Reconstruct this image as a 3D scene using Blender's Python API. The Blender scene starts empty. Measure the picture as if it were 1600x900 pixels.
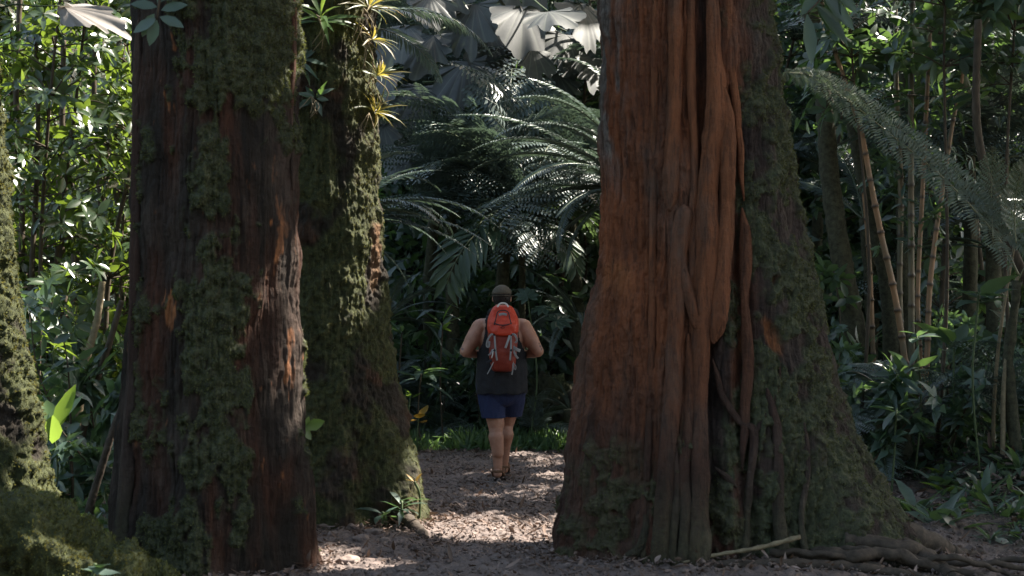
import bpy, math, random
import numpy as np
from mathutils import Vector, Matrix, Quaternion
R = math.radians
rng = np.random.default_rng(11)
random.seed(11)
SC = bpy.context.scene
COL = SC.collection
# ------------------------------------------------------------------ camera, sky, sun
CAMZ, F, HOR = 1.575, 2400.0, 480.0          # eye height, focal length in photo pixels, horizon row
cd = bpy.data.cameras.new('camera'); cam = bpy.data.objects.new('camera', cd); COL.objects.link(cam)
cd.sensor_width = 36; cd.lens = 36 * F / 1600; cd.clip_start = 0.1; cd.clip_end = 500
cam.location = (0, 0, CAMZ); cam.rotation_euler = (R(90) + math.atan((HOR - 450) / F), 0, 0)
cd.dof.use_dof = True; cd.dof.focus_distance = 14.0; cd.dof.aperture_fstop = 4.0
SC.camera = cam
SUN_EL, SUN_AZ = R(50), R(64)                # azimuth from +Y towards +X
SD = np.array([math.sin(SUN_AZ) * math.cos(SUN_EL), math.cos(SUN_AZ) * math.cos(SUN_EL), math.sin(SUN_EL)])
w = bpy.data.worlds.new('World'); SC.world = w; w.use_nodes = True
nt = w.node_tree; bg = nt.nodes['Background']
sk = nt.nodes.new('ShaderNodeTexSky'); sk.sky_type = 'NISHITA'; sk.sun_disc = False
sk.sun_elevation = SUN_EL; sk.sun_rotation = SUN_AZ; sk.air_density = 1.0; sk.dust_density = 2.5; sk.ozone_density = 1.0
tint = nt.nodes.new('ShaderNodeMix'); tint.data_type = 'RGBA'; tint.blend_type = 'MULTIPLY'; tint.inputs[0].default_value = 1; tint.inputs[7].default_value = (1.0, .93, .78, 1)
nt.links.new(sk.outputs[0], tint.inputs[6]); nt.links.new(tint.outputs[2], bg.inputs[0]); bg.inputs[1].default_value = 0.125
sl = bpy.data.lights.new('sun', 'SUN'); sl.energy = 5.0; sl.angle = R(0.5); sl.color = (1.0, 0.93, 0.82)
so = bpy.data.objects.new('sun', sl); COL.objects.link(so)
so.rotation_euler = Vector(SD).to_track_quat('Z', 'Y').to_euler(); so.location = Vector(SD) * 40
SC.view_settings.view_transform = 'Standard'; SC.view_settings.look = 'None'
SC.view_settings.gamma = 1; SC.view_settings.exposure = 2.15; SC.view_settings.use_curve_mapping = False
SC.render.engine = 'CYCLES'
cy = SC.cycles
cy.max_bounces = 5; cy.diffuse_bounces = 3; cy.glossy_bounces = 2; cy.transmission_bounces = 3; cy.transparent_max_bounces = 4
cy.use_denoising = True; cy.denoiser = 'OPENIMAGEDENOISE'; cy.denoising_input_passes = 'RGB_ALBEDO_NORMAL'
cy.sample_clamp_indirect = 4.0; cy.caustics_reflective = False; cy.caustics_refractive = False

def at(px, py, Y):                            # photo pixel + distance -> world point
    return np.array([(px - 800) * Y / F, Y, CAMZ - (py - HOR) * Y / F])

# ------------------------------------------------------------------ noise
_P = np.random.default_rng(5).permutation(256); _P = np.concatenate([_P, _P])
_G = np.random.default_rng(6).normal(size=(256, 3)); _G /= np.linalg.norm(_G, axis=1)[:, None]
def noise(x, y, z):
    x, y, z = np.broadcast_arrays(np.asarray(x, float), np.asarray(y, float), np.asarray(z, float))
    xi = np.floor(x).astype(int); yi = np.floor(y).astype(int); zi = np.floor(z).astype(int)
    fx, fy, fz = x - xi, y - yi, z - zi
    u, v, s = (f * f * f * (f * (f * 6 - 15) + 10) for f in (fx, fy, fz))
    def g(a, b, c):
        h = _P[(_P[(_P[(xi + a) & 255] + yi + b) & 255] + zi + c) & 255]
        q = _G[h]
        return q[..., 0] * (fx - a) + q[..., 1] * (fy - b) + q[..., 2] * (fz - c)
    l = lambda a, b, t: a + (b - a) * t
    return 1.6 * l(l(l(g(0,0,0), g(1,0,0), u), l(g(0,1,0), g(1,1,0), u), v), l(l(g(0,0,1), g(1,0,1), u), l(g(0,1,1), g(1,1,1), u), v), s)
def fbm(x, y, z, o=4, gain=.5):
    r = 0; a = 1; f = 1
    for i in range(o):
        r = r + a * noise(np.asarray(x) * f + i * 7.3, np.asarray(y) * f + i * 3.1, np.asarray(z) * f); a *= gain; f *= 2.03
    return r
def sstep(a, b, x):
    t = np.clip((np.asarray(x, float) - a) / (b - a), 0, 1); return t * t * (3 - 2 * t)

# ------------------------------------------------------------------ mesh helpers
def mk(name, V, faces, mat, parent=None, smooth=True, attrs=None, link=True, slots=None):
    """V (n,3); faces: list of int arrays (m,k)"""
    me = bpy.data.meshes.new(name)
    V = np.ascontiguousarray(V, dtype=np.float32)
    me.vertices.add(len(V)); me.vertices.foreach_set('co', V.ravel())
    fs = [np.asarray(f, dtype=np.int32) for f in faces if len(f)]
    nl = sum(f.size for f in fs); npoly = sum(len(f) for f in fs)
    me.loops.add(nl); me.polygons.add(npoly)
    me.loops.foreach_set('vertex_index', np.concatenate([f.ravel() for f in fs]))
    tot = np.concatenate([np.full(len(f), f.shape[1], dtype=np.int32) for f in fs])
    st = np.concatenate([[0], np.cumsum(tot)[:-1]]).astype(np.int32)
    me.polygons.foreach_set('loop_start', st); me.polygons.foreach_set('loop_total', tot)
    me.polygons.foreach_set('use_smooth', np.full(npoly, smooth, dtype=bool))
    for m in (mat if isinstance(mat, (list, tuple)) else [mat]): me.materials.append(m)
    if slots is not None: me.polygons.foreach_set('material_index', np.asarray(slots, dtype=np.int32))
    for k, a in (attrs or {}).items():
        at_ = me.attributes.new(k, 'FLOAT', 'POINT'); at_.data.foreach_set('value', np.asarray(a, dtype=np.float32))
    me.update(calc_edges=True); me.validate(verbose=False)
    if not link: return me
    o = bpy.data.objects.new(name, me); COL.objects.link(o)
    if parent is not None: o.parent = parent
    return o
class MB:                                     # mesh collector
    def __init__(s): s.V = []; s.F = {}; s.n = 0; s.A = []
    def add(s, V, faces, rnd=0.5):
        V = np.asarray(V, float)
        for f in faces:
            f = np.asarray(f)
            if len(f): s.F.setdefault(f.shape[1], []).append(f + s.n)
        s.V.append(V); s.n += len(V)
        s.A.append(np.full(len(V), rnd) if np.isscalar(rnd) else rnd); return s
    def arrays(s): return np.concatenate(s.V), [np.concatenate(f) for f in s.F.values()], np.concatenate(s.A)
    def build(s, name, mat, parent=None, smooth=True, link=True):
        V, F_, A = s.arrays(); return mk(name, V, F_, mat, parent, smooth, {'rnd': A}, link)
def empty(name, loc=(0, 0, 0), rz=0):
    o = bpy.data.objects.new(name, None); COL.objects.link(o); o.location = loc; o.rotation_euler = (0, 0, rz); o.empty_display_size = .2; return o
def tag(o, label=None, cat=None, group=None, kind=None):
    for k, v in (('label', label), ('category', cat), ('group', group), ('kind', kind)):
        if v: o[k] = v
    return o
def use(name, me, parent=None, loc=(0, 0, 0), rot=None, sc=1):
    o = bpy.data.objects.new(name, me); COL.objects.link(o)
    if parent is not None: o.parent = parent
    M = (rot.to_matrix().to_4x4() if rot is not None else Matrix()); s = sc if hasattr(sc, '__len__') else (sc,) * 3
    o.matrix_local = Matrix.Translation(Vector(loc)) @ M @ Matrix.Diagonal((*s, 1))
    return o
def norm(v): v = np.asarray(v, float); return v / (np.linalg.norm(v, axis=-1, keepdims=True) + 1e-12)
def tube(P, r, k=8, caps=True, flat=1.0, up=None):
    """tube along points P with radii r -> verts, faces"""
    P = np.asarray(P, float); n = len(P); r = np.broadcast_to(np.asarray(r, float), (n,))
    T = norm(np.gradient(P, axis=0)); u = np.array([0, 0, 1.]) if up is None else np.asarray(up, float)
    if up is None and abs(T[0] @ u) > .9: u = np.array([0, 1., 0])
    A = []; B = []
    for i in range(n):
        b = norm(np.cross(T[i], u)); a = np.cross(b, T[i]); A.append(a); B.append(b)
        u = a if up is None else u
    A = np.array(A); B = np.array(B); th = np.linspace(0, 2 * np.pi, k, endpoint=False)
    V = P[:, None] + r[:, None, None] * (np.cos(th)[None, :, None] * B[:, None] + flat * np.sin(th)[None, :, None] * A[:, None])
    i = np.arange(n - 1)[:, None] * k; j = np.arange(k)[None]; j2 = (j + 1) % k
    Q = np.stack([i + j, i + j2, i + k + j2, i + k + j], -1).reshape(-1, 4)
    V = V.reshape(-1, 3); fs = [Q]
    if caps:
        V = np.concatenate([V, P[:1], P[-1:]]); c0, c1 = n * k, n * k + 1; jj = np.arange(k); j3 = (jj + 1) % k
        fs.append(np.concatenate([np.stack([np.full(k, c0), j3, jj], -1), np.stack([np.full(k, c1), (n - 1) * k + jj, (n - 1) * k + j3], -1)]))
    return V, fs
def spline(P, n):
    """Catmull-Rom through rows of P"""
    P = np.asarray(P, float); Q = np.vstack([2 * P[0] - P[1], P, 2 * P[-1] - P[-2]]); t = np.linspace(0, len(P) - 1 - 1e-9, n)
    i = t.astype(int); f = (t - i)[:, None]; a, b, c, d = Q[i], Q[i + 1], Q[i + 2], Q[i + 3]
    return .5 * (2 * b + (c - a) * f + (2 * a - 5 * b + 4 * c - d) * f ** 2 + (3 * b - a - 3 * c + d) * f ** 3)

# leaf sets -----------------------------------------------------------
SH = {'oval': ([.0, .22, .5, .78, 1.], [.0, .36, .5, .3, .0]),
      'lance': ([.0, .2, .45, .75, 1.], [.0, .3, .5, .28, .0]),
      'drop': ([.0, .15, .4, .72, 1.], [.0, .42, .5, .22, .0])}
def leaves(P, D, N, L, W, droop=.25, fold=.12, shape='oval', lo=False, rnd=None):
    """many leaves at once: base points, directions, rough normals, lengths, widths"""
    P = np.asarray(P, float); n = len(P); D = norm(D); N = np.asarray(N, float)
    S = norm(np.cross(D, N)); N = np.cross(S, D)
    L = np.broadcast_to(np.asarray(L, float), (n,))[:, None]; W = np.broadcast_to(np.asarray(W, float), (n,))[:, None]
    rnd = rng.random(n) if rnd is None else rnd
    if lo:
        V = np.stack([P, P + D * L * .45 + S * W * .5 + N * L * .03, P + D * L - N * L * droop * .7, P + D * L * .45 - S * W * .5 + N * L * .03], 1)
        b = np.arange(n)[:, None] * 4
        return V.reshape(-1, 3), [np.concatenate([b + [0, 1, 2], b + [0, 2, 3]])], np.repeat(rnd, 4)
    t, wd = SH[shape]; dr = np.broadcast_to(np.asarray(droop, float), (n,))[:, None]
    rows = [P[:, None]]
    for ti, wi in zip(t[1:-1], wd[1:-1]):
        c = P + D * L * ti - N * L * dr * ti ** 2
        rows.append(np.stack([c + S * W * wi, c - N * W * fold * (wi * 2), c - S * W * wi], 1))
    rows.append((P + D * L * .97 - N * L * dr)[:, None])
    V = np.concatenate(rows, 1); b = np.arange(n)[:, None] * 11
    tri = [[0, 1, 2], [0, 2, 3], [10, 8, 7], [10, 9, 8]]; qd = [[1, 4, 5, 2], [2, 5, 6, 3], [4, 7, 8, 5], [5, 8, 9, 6]]
    return V.reshape(-1, 3), [np.concatenate([b + q for q in tri]), np.concatenate([b + q for q in qd])], np.repeat(rnd, 11)
def rdir(n, up=0.0, spread=1.0):
    v = rng.normal(size=(n, 3)) * spread; v[:, 2] += up; return norm(v)

# ------------------------------------------------------------------ materials
def mat(name):
    m = bpy.data.materials.new(name); m.use_nodes = True; return m, m.node_tree, m.node_tree.nodes['Principled BSDF']
def N_(nt, t, **kw):
    n = nt.nodes.new(t)
    for k, v in kw.items(): setattr(n, k, v)
    return n
def ramp(nt, fac, stops):
    r = N_(nt, 'ShaderNodeValToRGB'); e = r.color_ramp.elements
    while len(e) < len(stops): e.new(.5)
    for i, (p, c) in enumerate(stops): e[i].position = p; e[i].color = (*c, 1)
    nt.links.new(fac, r.inputs[0]); return r.outputs[0]
def mixc(nt, fac, a, b, mode='MIX'):
    m = N_(nt, 'ShaderNodeMix', data_type='RGBA', blend_type=mode)
    for s, v in ((0, fac), (6, a), (7, b)):
        if hasattr(v, 'links'): nt.links.new(v, m.inputs[s])
        else: m.inputs[s].default_value = v if not isinstance(v, tuple) or len(v) == 4 else (*v, 1)
    return m.outputs[2]
def ntex(nt, scale, det=4, rough=.6, stretch=(1, 1, 1), coord='Object'):
    tc = N_(nt, 'ShaderNodeTexCoord'); mp = N_(nt, 'ShaderNodeMapping'); mp.inputs['Scale'].default_value = stretch
    nt.links.new(tc.outputs[coord], mp.inputs[0]); n = N_(nt, 'ShaderNodeTexNoise')
    n.inputs['Scale'].default_value = scale; n.inputs['Detail'].default_value = det; n.inputs['Roughness'].default_value = rough
    nt.links.new(mp.outputs[0], n.inputs[0]); return n.outputs[0]
def attr(nt, name):
    a = N_(nt, 'ShaderNodeAttribute', attribute_name=name); return a.outputs['Fac']
def bump(nt, bs, h, dist=.01, st=1):
    b = N_(nt, 'ShaderNodeBump'); b.inputs['Distance'].default_value = dist; b.inputs['Strength'].default_value = st
    nt.links.new(h, b.inputs['Height']); nt.links.new(b.outputs[0], bs.inputs['Normal'])
def math_(nt, op, a, b=0.):
    m = N_(nt, 'ShaderNodeMath', operation=op)
    for i, v in enumerate((a, b)):
        if hasattr(v, 'links'): nt.links.new(v, m.inputs[i])
        else: m.inputs[i].default_value = v
    return m.outputs[0]
def leafmat(name, cols, rough=.42, trans=.35, tcol=(.22, .34, .05), rib=None, spec=.6, blotch=True):
    m, nt, bs = mat(name)
    oi = N_(nt, 'ShaderNodeObjectInfo')
    f = math_(nt, 'FRACT', math_(nt, 'ADD', attr(nt, 'rnd'), math_(nt, 'MULTIPLY', oi.outputs['Random'], .35)))
    st = [(i / (len(cols) - 1), c) for i, c in enumerate(cols)]
    c = ramp(nt, f, st)
    if blotch:
        nz = ntex(nt, 9, 3); c = mixc(nt, math_(nt, 'MULTIPLY', nz, .8), c, tuple(x * .45 for x in cols[0]))
    if rib: c = mixc(nt, attr(nt, 'rib'), c, rib)
    nt.links.new(c, bs.inputs['Base Color']); bs.inputs['Roughness'].default_value = rough
    bs.inputs['Specular IOR Level'].default_value = spec
    tr = N_(nt, 'ShaderNodeBsdfTranslucent'); tr.inputs[0].default_value = (*tcol, 1)
    ms = N_(nt, 'ShaderNodeMixShader'); ms.inputs[0].default_value = trans
    nt.links.new(bs.outputs[0], ms.inputs[1]); nt.links.new(tr.outputs[0], ms.inputs[2])
    nt.links.new(ms.outputs[0], nt.nodes['Material Output'].inputs[0]); return m
def plain(name, col, rough=.7, scale=40, amt=.35, bd=.002, spec=.3, stretch=(1, 1, 1)):
    m, nt, bs = mat(name); nz = ntex(nt, scale, 4, .6, stretch)
    nt.links.new(ramp(nt, nz, [(.3, tuple(x * (1 - amt) for x in col)), (.7, tuple(min(1, x * (1 + amt)) for x in col))]), bs.inputs['Base Color'])
    bs.inputs['Roughness'].default_value = rough; bs.inputs['Specular IOR Level'].default_value = spec
    bump(nt, bs, nz, bd); return m

def barkmat(name, dark, mid, bare, moss=((.026, .029, .019), (.062, .070, .038), (.12, .128, .070)), grey=None):
    """attributes moss / red / bare (0..1) painted by the builder as patches of growth and stripped bark, some thinned to darken a shaded side"""
    m, nt, bs = mat(name)
    st = ntex(nt, 9, 6, .7, (1, 1, .14)); fine = ntex(nt, 60, 5, .7, (1, 1, .25)); blob = ntex(nt, 26, 5, .7)
    base = mixc(nt, attr(nt, 'red'), ramp(nt, st, [(.3, tuple(x * .5 for x in dark)), (.7, dark)]), ramp(nt, st, [(.3, tuple(x * .45 for x in mid)), (.55, mid), (.75, tuple(x * 1.25 for x in mid))]))
    if grey: base = mixc(nt, attr(nt, 'grey'), base, ramp(nt, fine, [(.35, (.06, .05, .045)), (.6, grey)]))
    base = mixc(nt, attr(nt, 'bare'), base, ramp(nt, st, [(.3, tuple(x * .6 for x in bare)), (.6, bare)]))
    big = ntex(nt, 2.6, 5, .7, (1, 1, .35)); base = mixc(nt, ramp(nt, big, [(.48, (0, 0, 0)), (.66, (.72, .72, .72))]), base, (.115, .085, .068, 1))
    base = mixc(nt, math_(nt, 'MULTIPLY', fine, .38), base, (.012, .010, .009, 1))
    fib = ntex(nt, 34, 6, .75, (1, 1, .07)); base = mixc(nt, ramp(nt, fib, [(.36, (.6, .6, .6)), (.52, (0, 0, 0))]), base, (.016, .012, .010, 1))
    spk = ntex(nt, 75, 3, .6, (1, 1, .4)); base = mixc(nt, ramp(nt, spk, [(.70, (0, 0, 0)), (.80, (.25, .25, .25))]), base, (.20, .15, .11, 1))
    mc = ramp(nt, blob, [(.28, moss[0]), (.5, moss[1]), (.75, moss[2])])
    c = mixc(nt, attr(nt, 'moss'), base, mc)
    nt.links.new(c, bs.inputs['Base Color']); bs.inputs['Roughness'].default_value = .85; bs.inputs['Specular IOR Level'].default_value = .25
    h = math_(nt, 'ADD', math_(nt, 'ADD', math_(nt, 'MULTIPLY', fine, .6), blob), math_(nt, 'MULTIPLY', fib, 1.3)); bump(nt, bs, h, .022, 1.0); return m
M = {}
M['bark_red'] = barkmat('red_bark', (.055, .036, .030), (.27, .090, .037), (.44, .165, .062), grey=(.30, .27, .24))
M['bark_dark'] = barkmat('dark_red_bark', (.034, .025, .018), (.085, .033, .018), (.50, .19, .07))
M['bark_moss'] = barkmat('mossy_brown_bark', (.050, .040, .028), (.12, .065, .04), (.32, .17, .08), moss=((.024, .028, .014), (.060, .068, .028), (.12, .128, .050)))
M['moss'] = leafmat('moss_tufts', [(.036, .042, .020), (.066, .075, .032), (.120, .125, .056)], .9, .25, (.16, .18, .04), blotch=False, spec=.1)
M['mossy'] = leafmat('yellow_moss_tufts', [(.044, .052, .020), (.080, .090, .034), (.14, .148, .055)], .9, .25, (.22, .20, .05), blotch=False, spec=.1)
M['canopy'] = leafmat('canopy_leaves', [(.03, .06, .02), (.05, .09, .03)], .5, .12, (.15, .25, .04))
M['leaf_glossy'] = leafmat('glossy_leaves', [(.028, .052, .026), (.042, .075, .034), (.06, .10, .042)], .27, .26, (.26, .38, .04), spec=.8)
M['leaf_dark'] = leafmat('dark_leaves', [(.044, .076, .060), (.066, .104, .080), (.094, .135, .102)], .36, .28, (.16, .28, .06))
M['leaf_cool'] = leafmat('cool_green_leaves', [(.055, .095, .076), (.084, .132, .104), (.12, .17, .135)], .40, .25, (.16, .28, .08))
M['fern'] = leafmat('fern_leaflets', [(.085, .118, .112), (.125, .165, .158), (.175, .215, .205)], .34, .16, (.10, .15, .09), rib=(.10, .12, .07, 1))
M['fern_pale'] = leafmat('pale_fern_leaflets', [(.13, .165, .12), (.16, .195, .14)], .42, .22, (.16, .22, .10), rib=(.20, .20, .11, 1))
M['palm'] = leafmat('split_palm_leaf', [(.06, .10, .06), (.085, .13, .078)], .42, .25, (.16, .25, .08), rib=(.12, .14, .07, 1))
M['big_leaf'] = leafmat('huge_grey_leaves', [(.045, .052, .050), (.065, .072, .070), (.095, .098, .096)], .62, .12, (.12, .16, .08), rib=(.15, .16, .13, 1))
M['big_leaf_dry'] = leafmat('pale_dry_leaf', [(.34, .31, .28), (.42, .38, .35)], .5, .2, (.3, .26, .2), rib=(.3, .25, .2, 1))
M['herb'] = leafmat('light_green_leaves', [(.06, .12, .045), (.09, .16, .055)], .4, .4, (.30, .45, .06))
M['yellow'] = leafmat('yellowing_leaves', [(.28, .20, .03), (.40, .22, .03)], .5, .3, (.5, .3, .04), blotch=False)
M['brom'] = leafmat('bromeliad_leaves', [(.07, .11, .035), (.12, .13, .035), (.22, .14, .035)], .42, .45, (.34, .28, .05), blotch=False)
M['grass'] = leafmat('grass_blades', [(.08, .14, .07), (.12, .19, .09)], .5, .35, (.2, .34, .08))
M['litter'] = leafmat('dead_leaves', [(.13, .085, .062), (.22, .155, .125), (.40, .31, .28)], .75, .1, (.2, .12, .08), blotch=True, spec=.2)
M['stem'] = plain('brown_stem', (.06, .045, .03), .8, 30, .4, .004, stretch=(1, 1, .3))
M['stem_green'] = plain('green_stem', (.06, .085, .035), .6, 30, .3, .002)
M['stem_mossy'] = plain('mossy_stem', (.052, .050, .030), .9, 24, .5, .01)
M['stem_pale'] = plain('pale_stem', (.20, .16, .10), .8, 30, .3, .004)
M['stone'] = plain('brown_stone', (.20, .155, .135), .85, 18, .35, .01)
M['root'] = plain('grey_brown_root', (.055, .042, .032), .85, 25, .4, .008)
M['root_red'] = barkmat('red_root_bark', (.055, .036, .030), (.22, .080, .036), (.36, .135, .055))
def soilmat():
    m, nt, bs = mat('trodden_soil')
    a = ntex(nt, 3.0, 6, .65); b = ntex(nt, 45, 6, .75); v = N_(nt, 'ShaderNodeTexVoronoi'); v.inputs['Scale'].default_value = 30
    tc = N_(nt, 'ShaderNodeTexCoord'); nt.links.new(tc.outputs['Object'], v.inputs[0])
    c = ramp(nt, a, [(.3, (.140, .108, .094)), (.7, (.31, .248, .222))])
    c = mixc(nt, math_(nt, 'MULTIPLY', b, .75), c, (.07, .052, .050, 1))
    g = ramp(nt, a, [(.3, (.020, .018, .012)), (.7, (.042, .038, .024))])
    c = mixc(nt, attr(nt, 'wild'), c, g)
    nt.links.new(c, bs.inputs['Base Color']); bs.inputs['Roughness'].default_value = .9; bs.inputs['Specular IOR Level'].default_value = .3
    bump(nt, bs, math_(nt, 'ADD', b, v.outputs[0]), .02, .9); return m
M['soil'] = soilmat()

# ------------------------------------------------------------------ ground
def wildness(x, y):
    """0 on the trodden path, 1 in the undergrowth, lowered where far soil is painted sunlit"""
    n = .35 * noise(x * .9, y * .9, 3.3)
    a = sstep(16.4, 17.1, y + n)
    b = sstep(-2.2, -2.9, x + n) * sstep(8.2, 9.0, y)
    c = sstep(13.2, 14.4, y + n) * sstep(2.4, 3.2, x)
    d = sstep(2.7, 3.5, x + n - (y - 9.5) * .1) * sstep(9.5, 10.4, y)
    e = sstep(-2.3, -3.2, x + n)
    sunlit_soil = sstep(-4.9, -5.4, x) * sstep(19.5, 20.3, y) * sstep(24.6, 24, y)  # pale soil colour stands in for sunlit ground far left
    return np.maximum.reduce([a, b, c, d, e]) * (1 - sunlit_soil)
def gh0(x, y):
    x = np.asarray(x, float); y = np.asarray(y, float)
    s = np.where(x < -3, 24.0, 18.6) + (np.clip(-x - 3, 0, 1) * 0)
    s = 18.6 + 6.6 * sstep(-2.6, -4.4, x)
    h = np.maximum(0, y - s); h = .52 * h * sstep(0, 2.5, h)
    h = h + .42 * sstep(2.9, 4.4, x) * sstep(11.4, 13.4, y)          # bank beside the bamboo
    h = h + .10 * np.exp(-((x - 1.3) ** 2 / 1.9 + (y - 9.4) ** 2 / 1.5)) + .06 * np.exp(-((x + 1.4) ** 2 / 1.0 + (y - 11.2) ** 2 / .8))
    return h + .06 * noise(x * .5, y * .5, 0.5) * sstep(0, 1, np.abs(x) * .4 + .2)
def axis(fine0, fine1, d, out0, out1):
    a = list(np.arange(fine0, fine1, d)); s = d; v = fine1
    while v < out1: a.append(v); s *= 1.08; v += s
    a.append(out1); s = d; v = fine0 - d; lo = []
    while v > out0: lo.append(v); s *= 1.08; v -= s
    lo.append(out0); return np.array(lo[::-1] + a)
gx = axis(-3.2, 5.4, .019, -120, 120); gy = axis(8.4, 17.4, .024, -60, 160)
X, Y = np.meshgrid(gx, gy); Z = gh0(X, Y)
near = sstep(-5, -3.2, X) * sstep(7.5, 5.4, X) * sstep(6, 8.3, Y) * sstep(20, 17.5, Y)
cl = fbm(X * 5.5, Y * 5.5, 1.7, 3); cl2 = noise(X * 15, Y * 15, 4.2); cl3 = noise(X * 31, Y * 31, 9.1)
Z = Z + near * (.030 * np.abs(cl) + .020 * np.maximum(cl2, -.1) + .010 * cl3 + .03 * noise(X * 1.6, Y * 1.6, 8))
def gh(x, y): return float(gh0(x, y))
n0, n1 = X.shape; idx = np.arange(n0 * n1).reshape(n0, n1)
Q = np.stack([idx[:-1, :-1], idx[:-1, 1:], idx[1:, 1:], idx[1:, :-1]], -1).reshape(-1, 4)
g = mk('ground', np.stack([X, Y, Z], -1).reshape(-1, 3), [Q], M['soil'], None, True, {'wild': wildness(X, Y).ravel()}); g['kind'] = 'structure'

# ------------------------------------------------------------------ the big trunks
def lerp_prof(prof, py):
    p = np.array(prof, float); return np.interp(py, p[:, 0], p[:, 1]), np.interp(py, p[:, 0], p[:, 2])
class Trunk:
    """trunk surface from its measured width at each height; surf() gives a point on the smooth surface"""
    def __init__(s, prof, Y, top=14.0, flat=.9, flutes=((3, .05, 0),), lean=0):
        s.prof = sorted(prof); s.Y = Y; s.top = top; s.flat = flat; s.fl = flutes
    def cr(s, z):
        z = np.asarray(z, float); py = HOR + (CAMZ - z) * F / s.Y
        l, r = lerp_prof(s.prof, np.clip(py, s.prof[0][0], s.prof[-1][0]))
        c = ((l + r) / 2 - 800) * s.Y / F; rad = (r - l) / 2 * s.Y / F
        z0 = CAMZ + (HOR - s.prof[0][0]) * s.Y / F
        up = np.clip((z - z0) / (s.top - z0), 0, 1)
        return c, rad * (1 - .45 * up)
    def surf(s, th, z, off=0):
        c, r = s.cr(z); k = 1
        flare = np.clip(1.2 - np.asarray(z), 0, 1.2) / 1.2
        for m_, a, ph in s.fl: k = k + (a * (1 + 1.2 * flare)) * np.cos(m_ * th + ph)
        rr = r * k + off
        return np.stack(np.broadcast_arrays(c + rr * np.cos(th), s.Y + rr * s.flat * np.sin(th), z), -1)
    def at_px(s, px, py, off=0):              # front surface point seen near a pixel
        z = CAMZ - (py - HOR) * s.Y / F; x = (px - 800) * s.Y / F; c, r = s.cr(z)
        th = -math.acos(float(np.clip((x - c) / r, -.98, .98))); return s.surf(th, z, off), th
def build_trunk(T, root, mat_, disp, cols, zvis, dz=.006, ntheta=560):
    z = np.concatenate([np.arange(-.35, zvis, dz), np.geomspace(dz, T.top - zvis, 160) + zvis])
    th = np.linspace(0, 2 * np.pi, ntheta, endpoint=False); TH, ZZ = np.meshgrid(th, z)
    P = T.surf(TH, ZZ); c, r = T.cr(ZZ)
    nx, ny = np.cos(TH), np.sin(TH)
    at_, d = disp(TH, ZZ, P)
    P[..., 0] += nx * d; P[..., 1] += ny * d; P[..., 2] += at_.pop('dz', 0)
    m_, n = TH.shape; idx = np.arange(m_ * n).reshape(m_, n); nxt = np.roll(idx, -1, 1)
    Q = np.stack([idx[:-1], nxt[:-1], nxt[1:], idx[1:]], -1).reshape(-1, 4)
    return mk('trunk', P.reshape(-1, 3), [Q], mat_, root, True, {k: np.clip(v, 0, 1).ravel() for k, v in at_.items()}), P, at_, z, th
def moss_tufts(P, A, z, root, n, L, mat_, zmax, zmin=-.1, thr=.45, name='moss'):
    """little tufts on the mossy patches"""
    ok = np.argwhere((A['moss'] > thr) & (z[:, None] < zmax) & (z[:, None] > zmin) & (P[..., 1] < P[..., 1].mean() + .35))
    if not len(ok): return
    s = ok[rng.integers(0, len(ok), n)]; p = P[s[:, 0], s[:, 1]]
    a = P[s[:, 0], (s[:, 1] + 1) % P.shape[1]] - p; b = P[np.minimum(s[:, 0] + 1, len(z) - 1), s[:, 1]] - p
    nr = norm(np.cross(a, b)); D = norm(nr * .8 + rdir(n) * .75 + np.array([0, 0, -.35]))
    V, Fc, rn = leaves(p - nr * .003, D, nr + rdir(n) * .6, rng.uniform(.5, 1.3, n) * L, rng.uniform(.5, 1, n) * L * .55, lo=True)
    o = mk(name, V, Fc, mat_, root, True, {'rnd': rn}); return o
def common(TH, ZZ, P, seed, fr=9, amp=.02):
    cx, sx = np.cos(TH), np.sin(TH); x, y = P[..., 0] - P[..., 0].mean(), P[..., 1] - P[..., 1].mean()
    ridge = 1 - np.abs(fbm(x * fr + seed, y * fr, ZZ * .55 + seed, 3)); ridge2 = 1 - np.abs(noise(x * fr * 2.7 + seed, y * fr * 2.7, ZZ * 1.6))
    lump = fbm(x * 3.5 + seed, y * 3.5, ZZ * 3.0, 4); fine = fbm(x * 30, y * 30 + seed, ZZ * 22, 2)
    crack = np.exp(-(noise(x * fr * 1.9 + seed, y * fr * 1.9, ZZ * .9) / .07) ** 2) + .6 * np.exp(-(noise(x * fr * 4.3 + seed, y * fr * 4.3, ZZ * 2.6) / .10) ** 2)
    fib_ = noise(x * 55, y * 55, ZZ * 5 + seed); fine = fine + fib_
    plate = sstep(.0, .10, noise(x * fr * .9, y * fr * .9 + seed, ZZ * 1.4 + 5)); ridge = ridge - .42 * crack + .35 * plate
    return x, y, ridge, ridge2, lump, fine
def mossy_disp(m, x, y, ZZ, seed):
    """cushiony hanging clumps"""
    a = fbm(x * 14 + seed, y * 14, ZZ * 14, 3); b = 1 - np.abs(noise(x * 20, y * 20 + seed, ZZ * 12)); return sstep(.25, .75, m) * (.008 + .028 * a + .016 * b)

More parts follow.
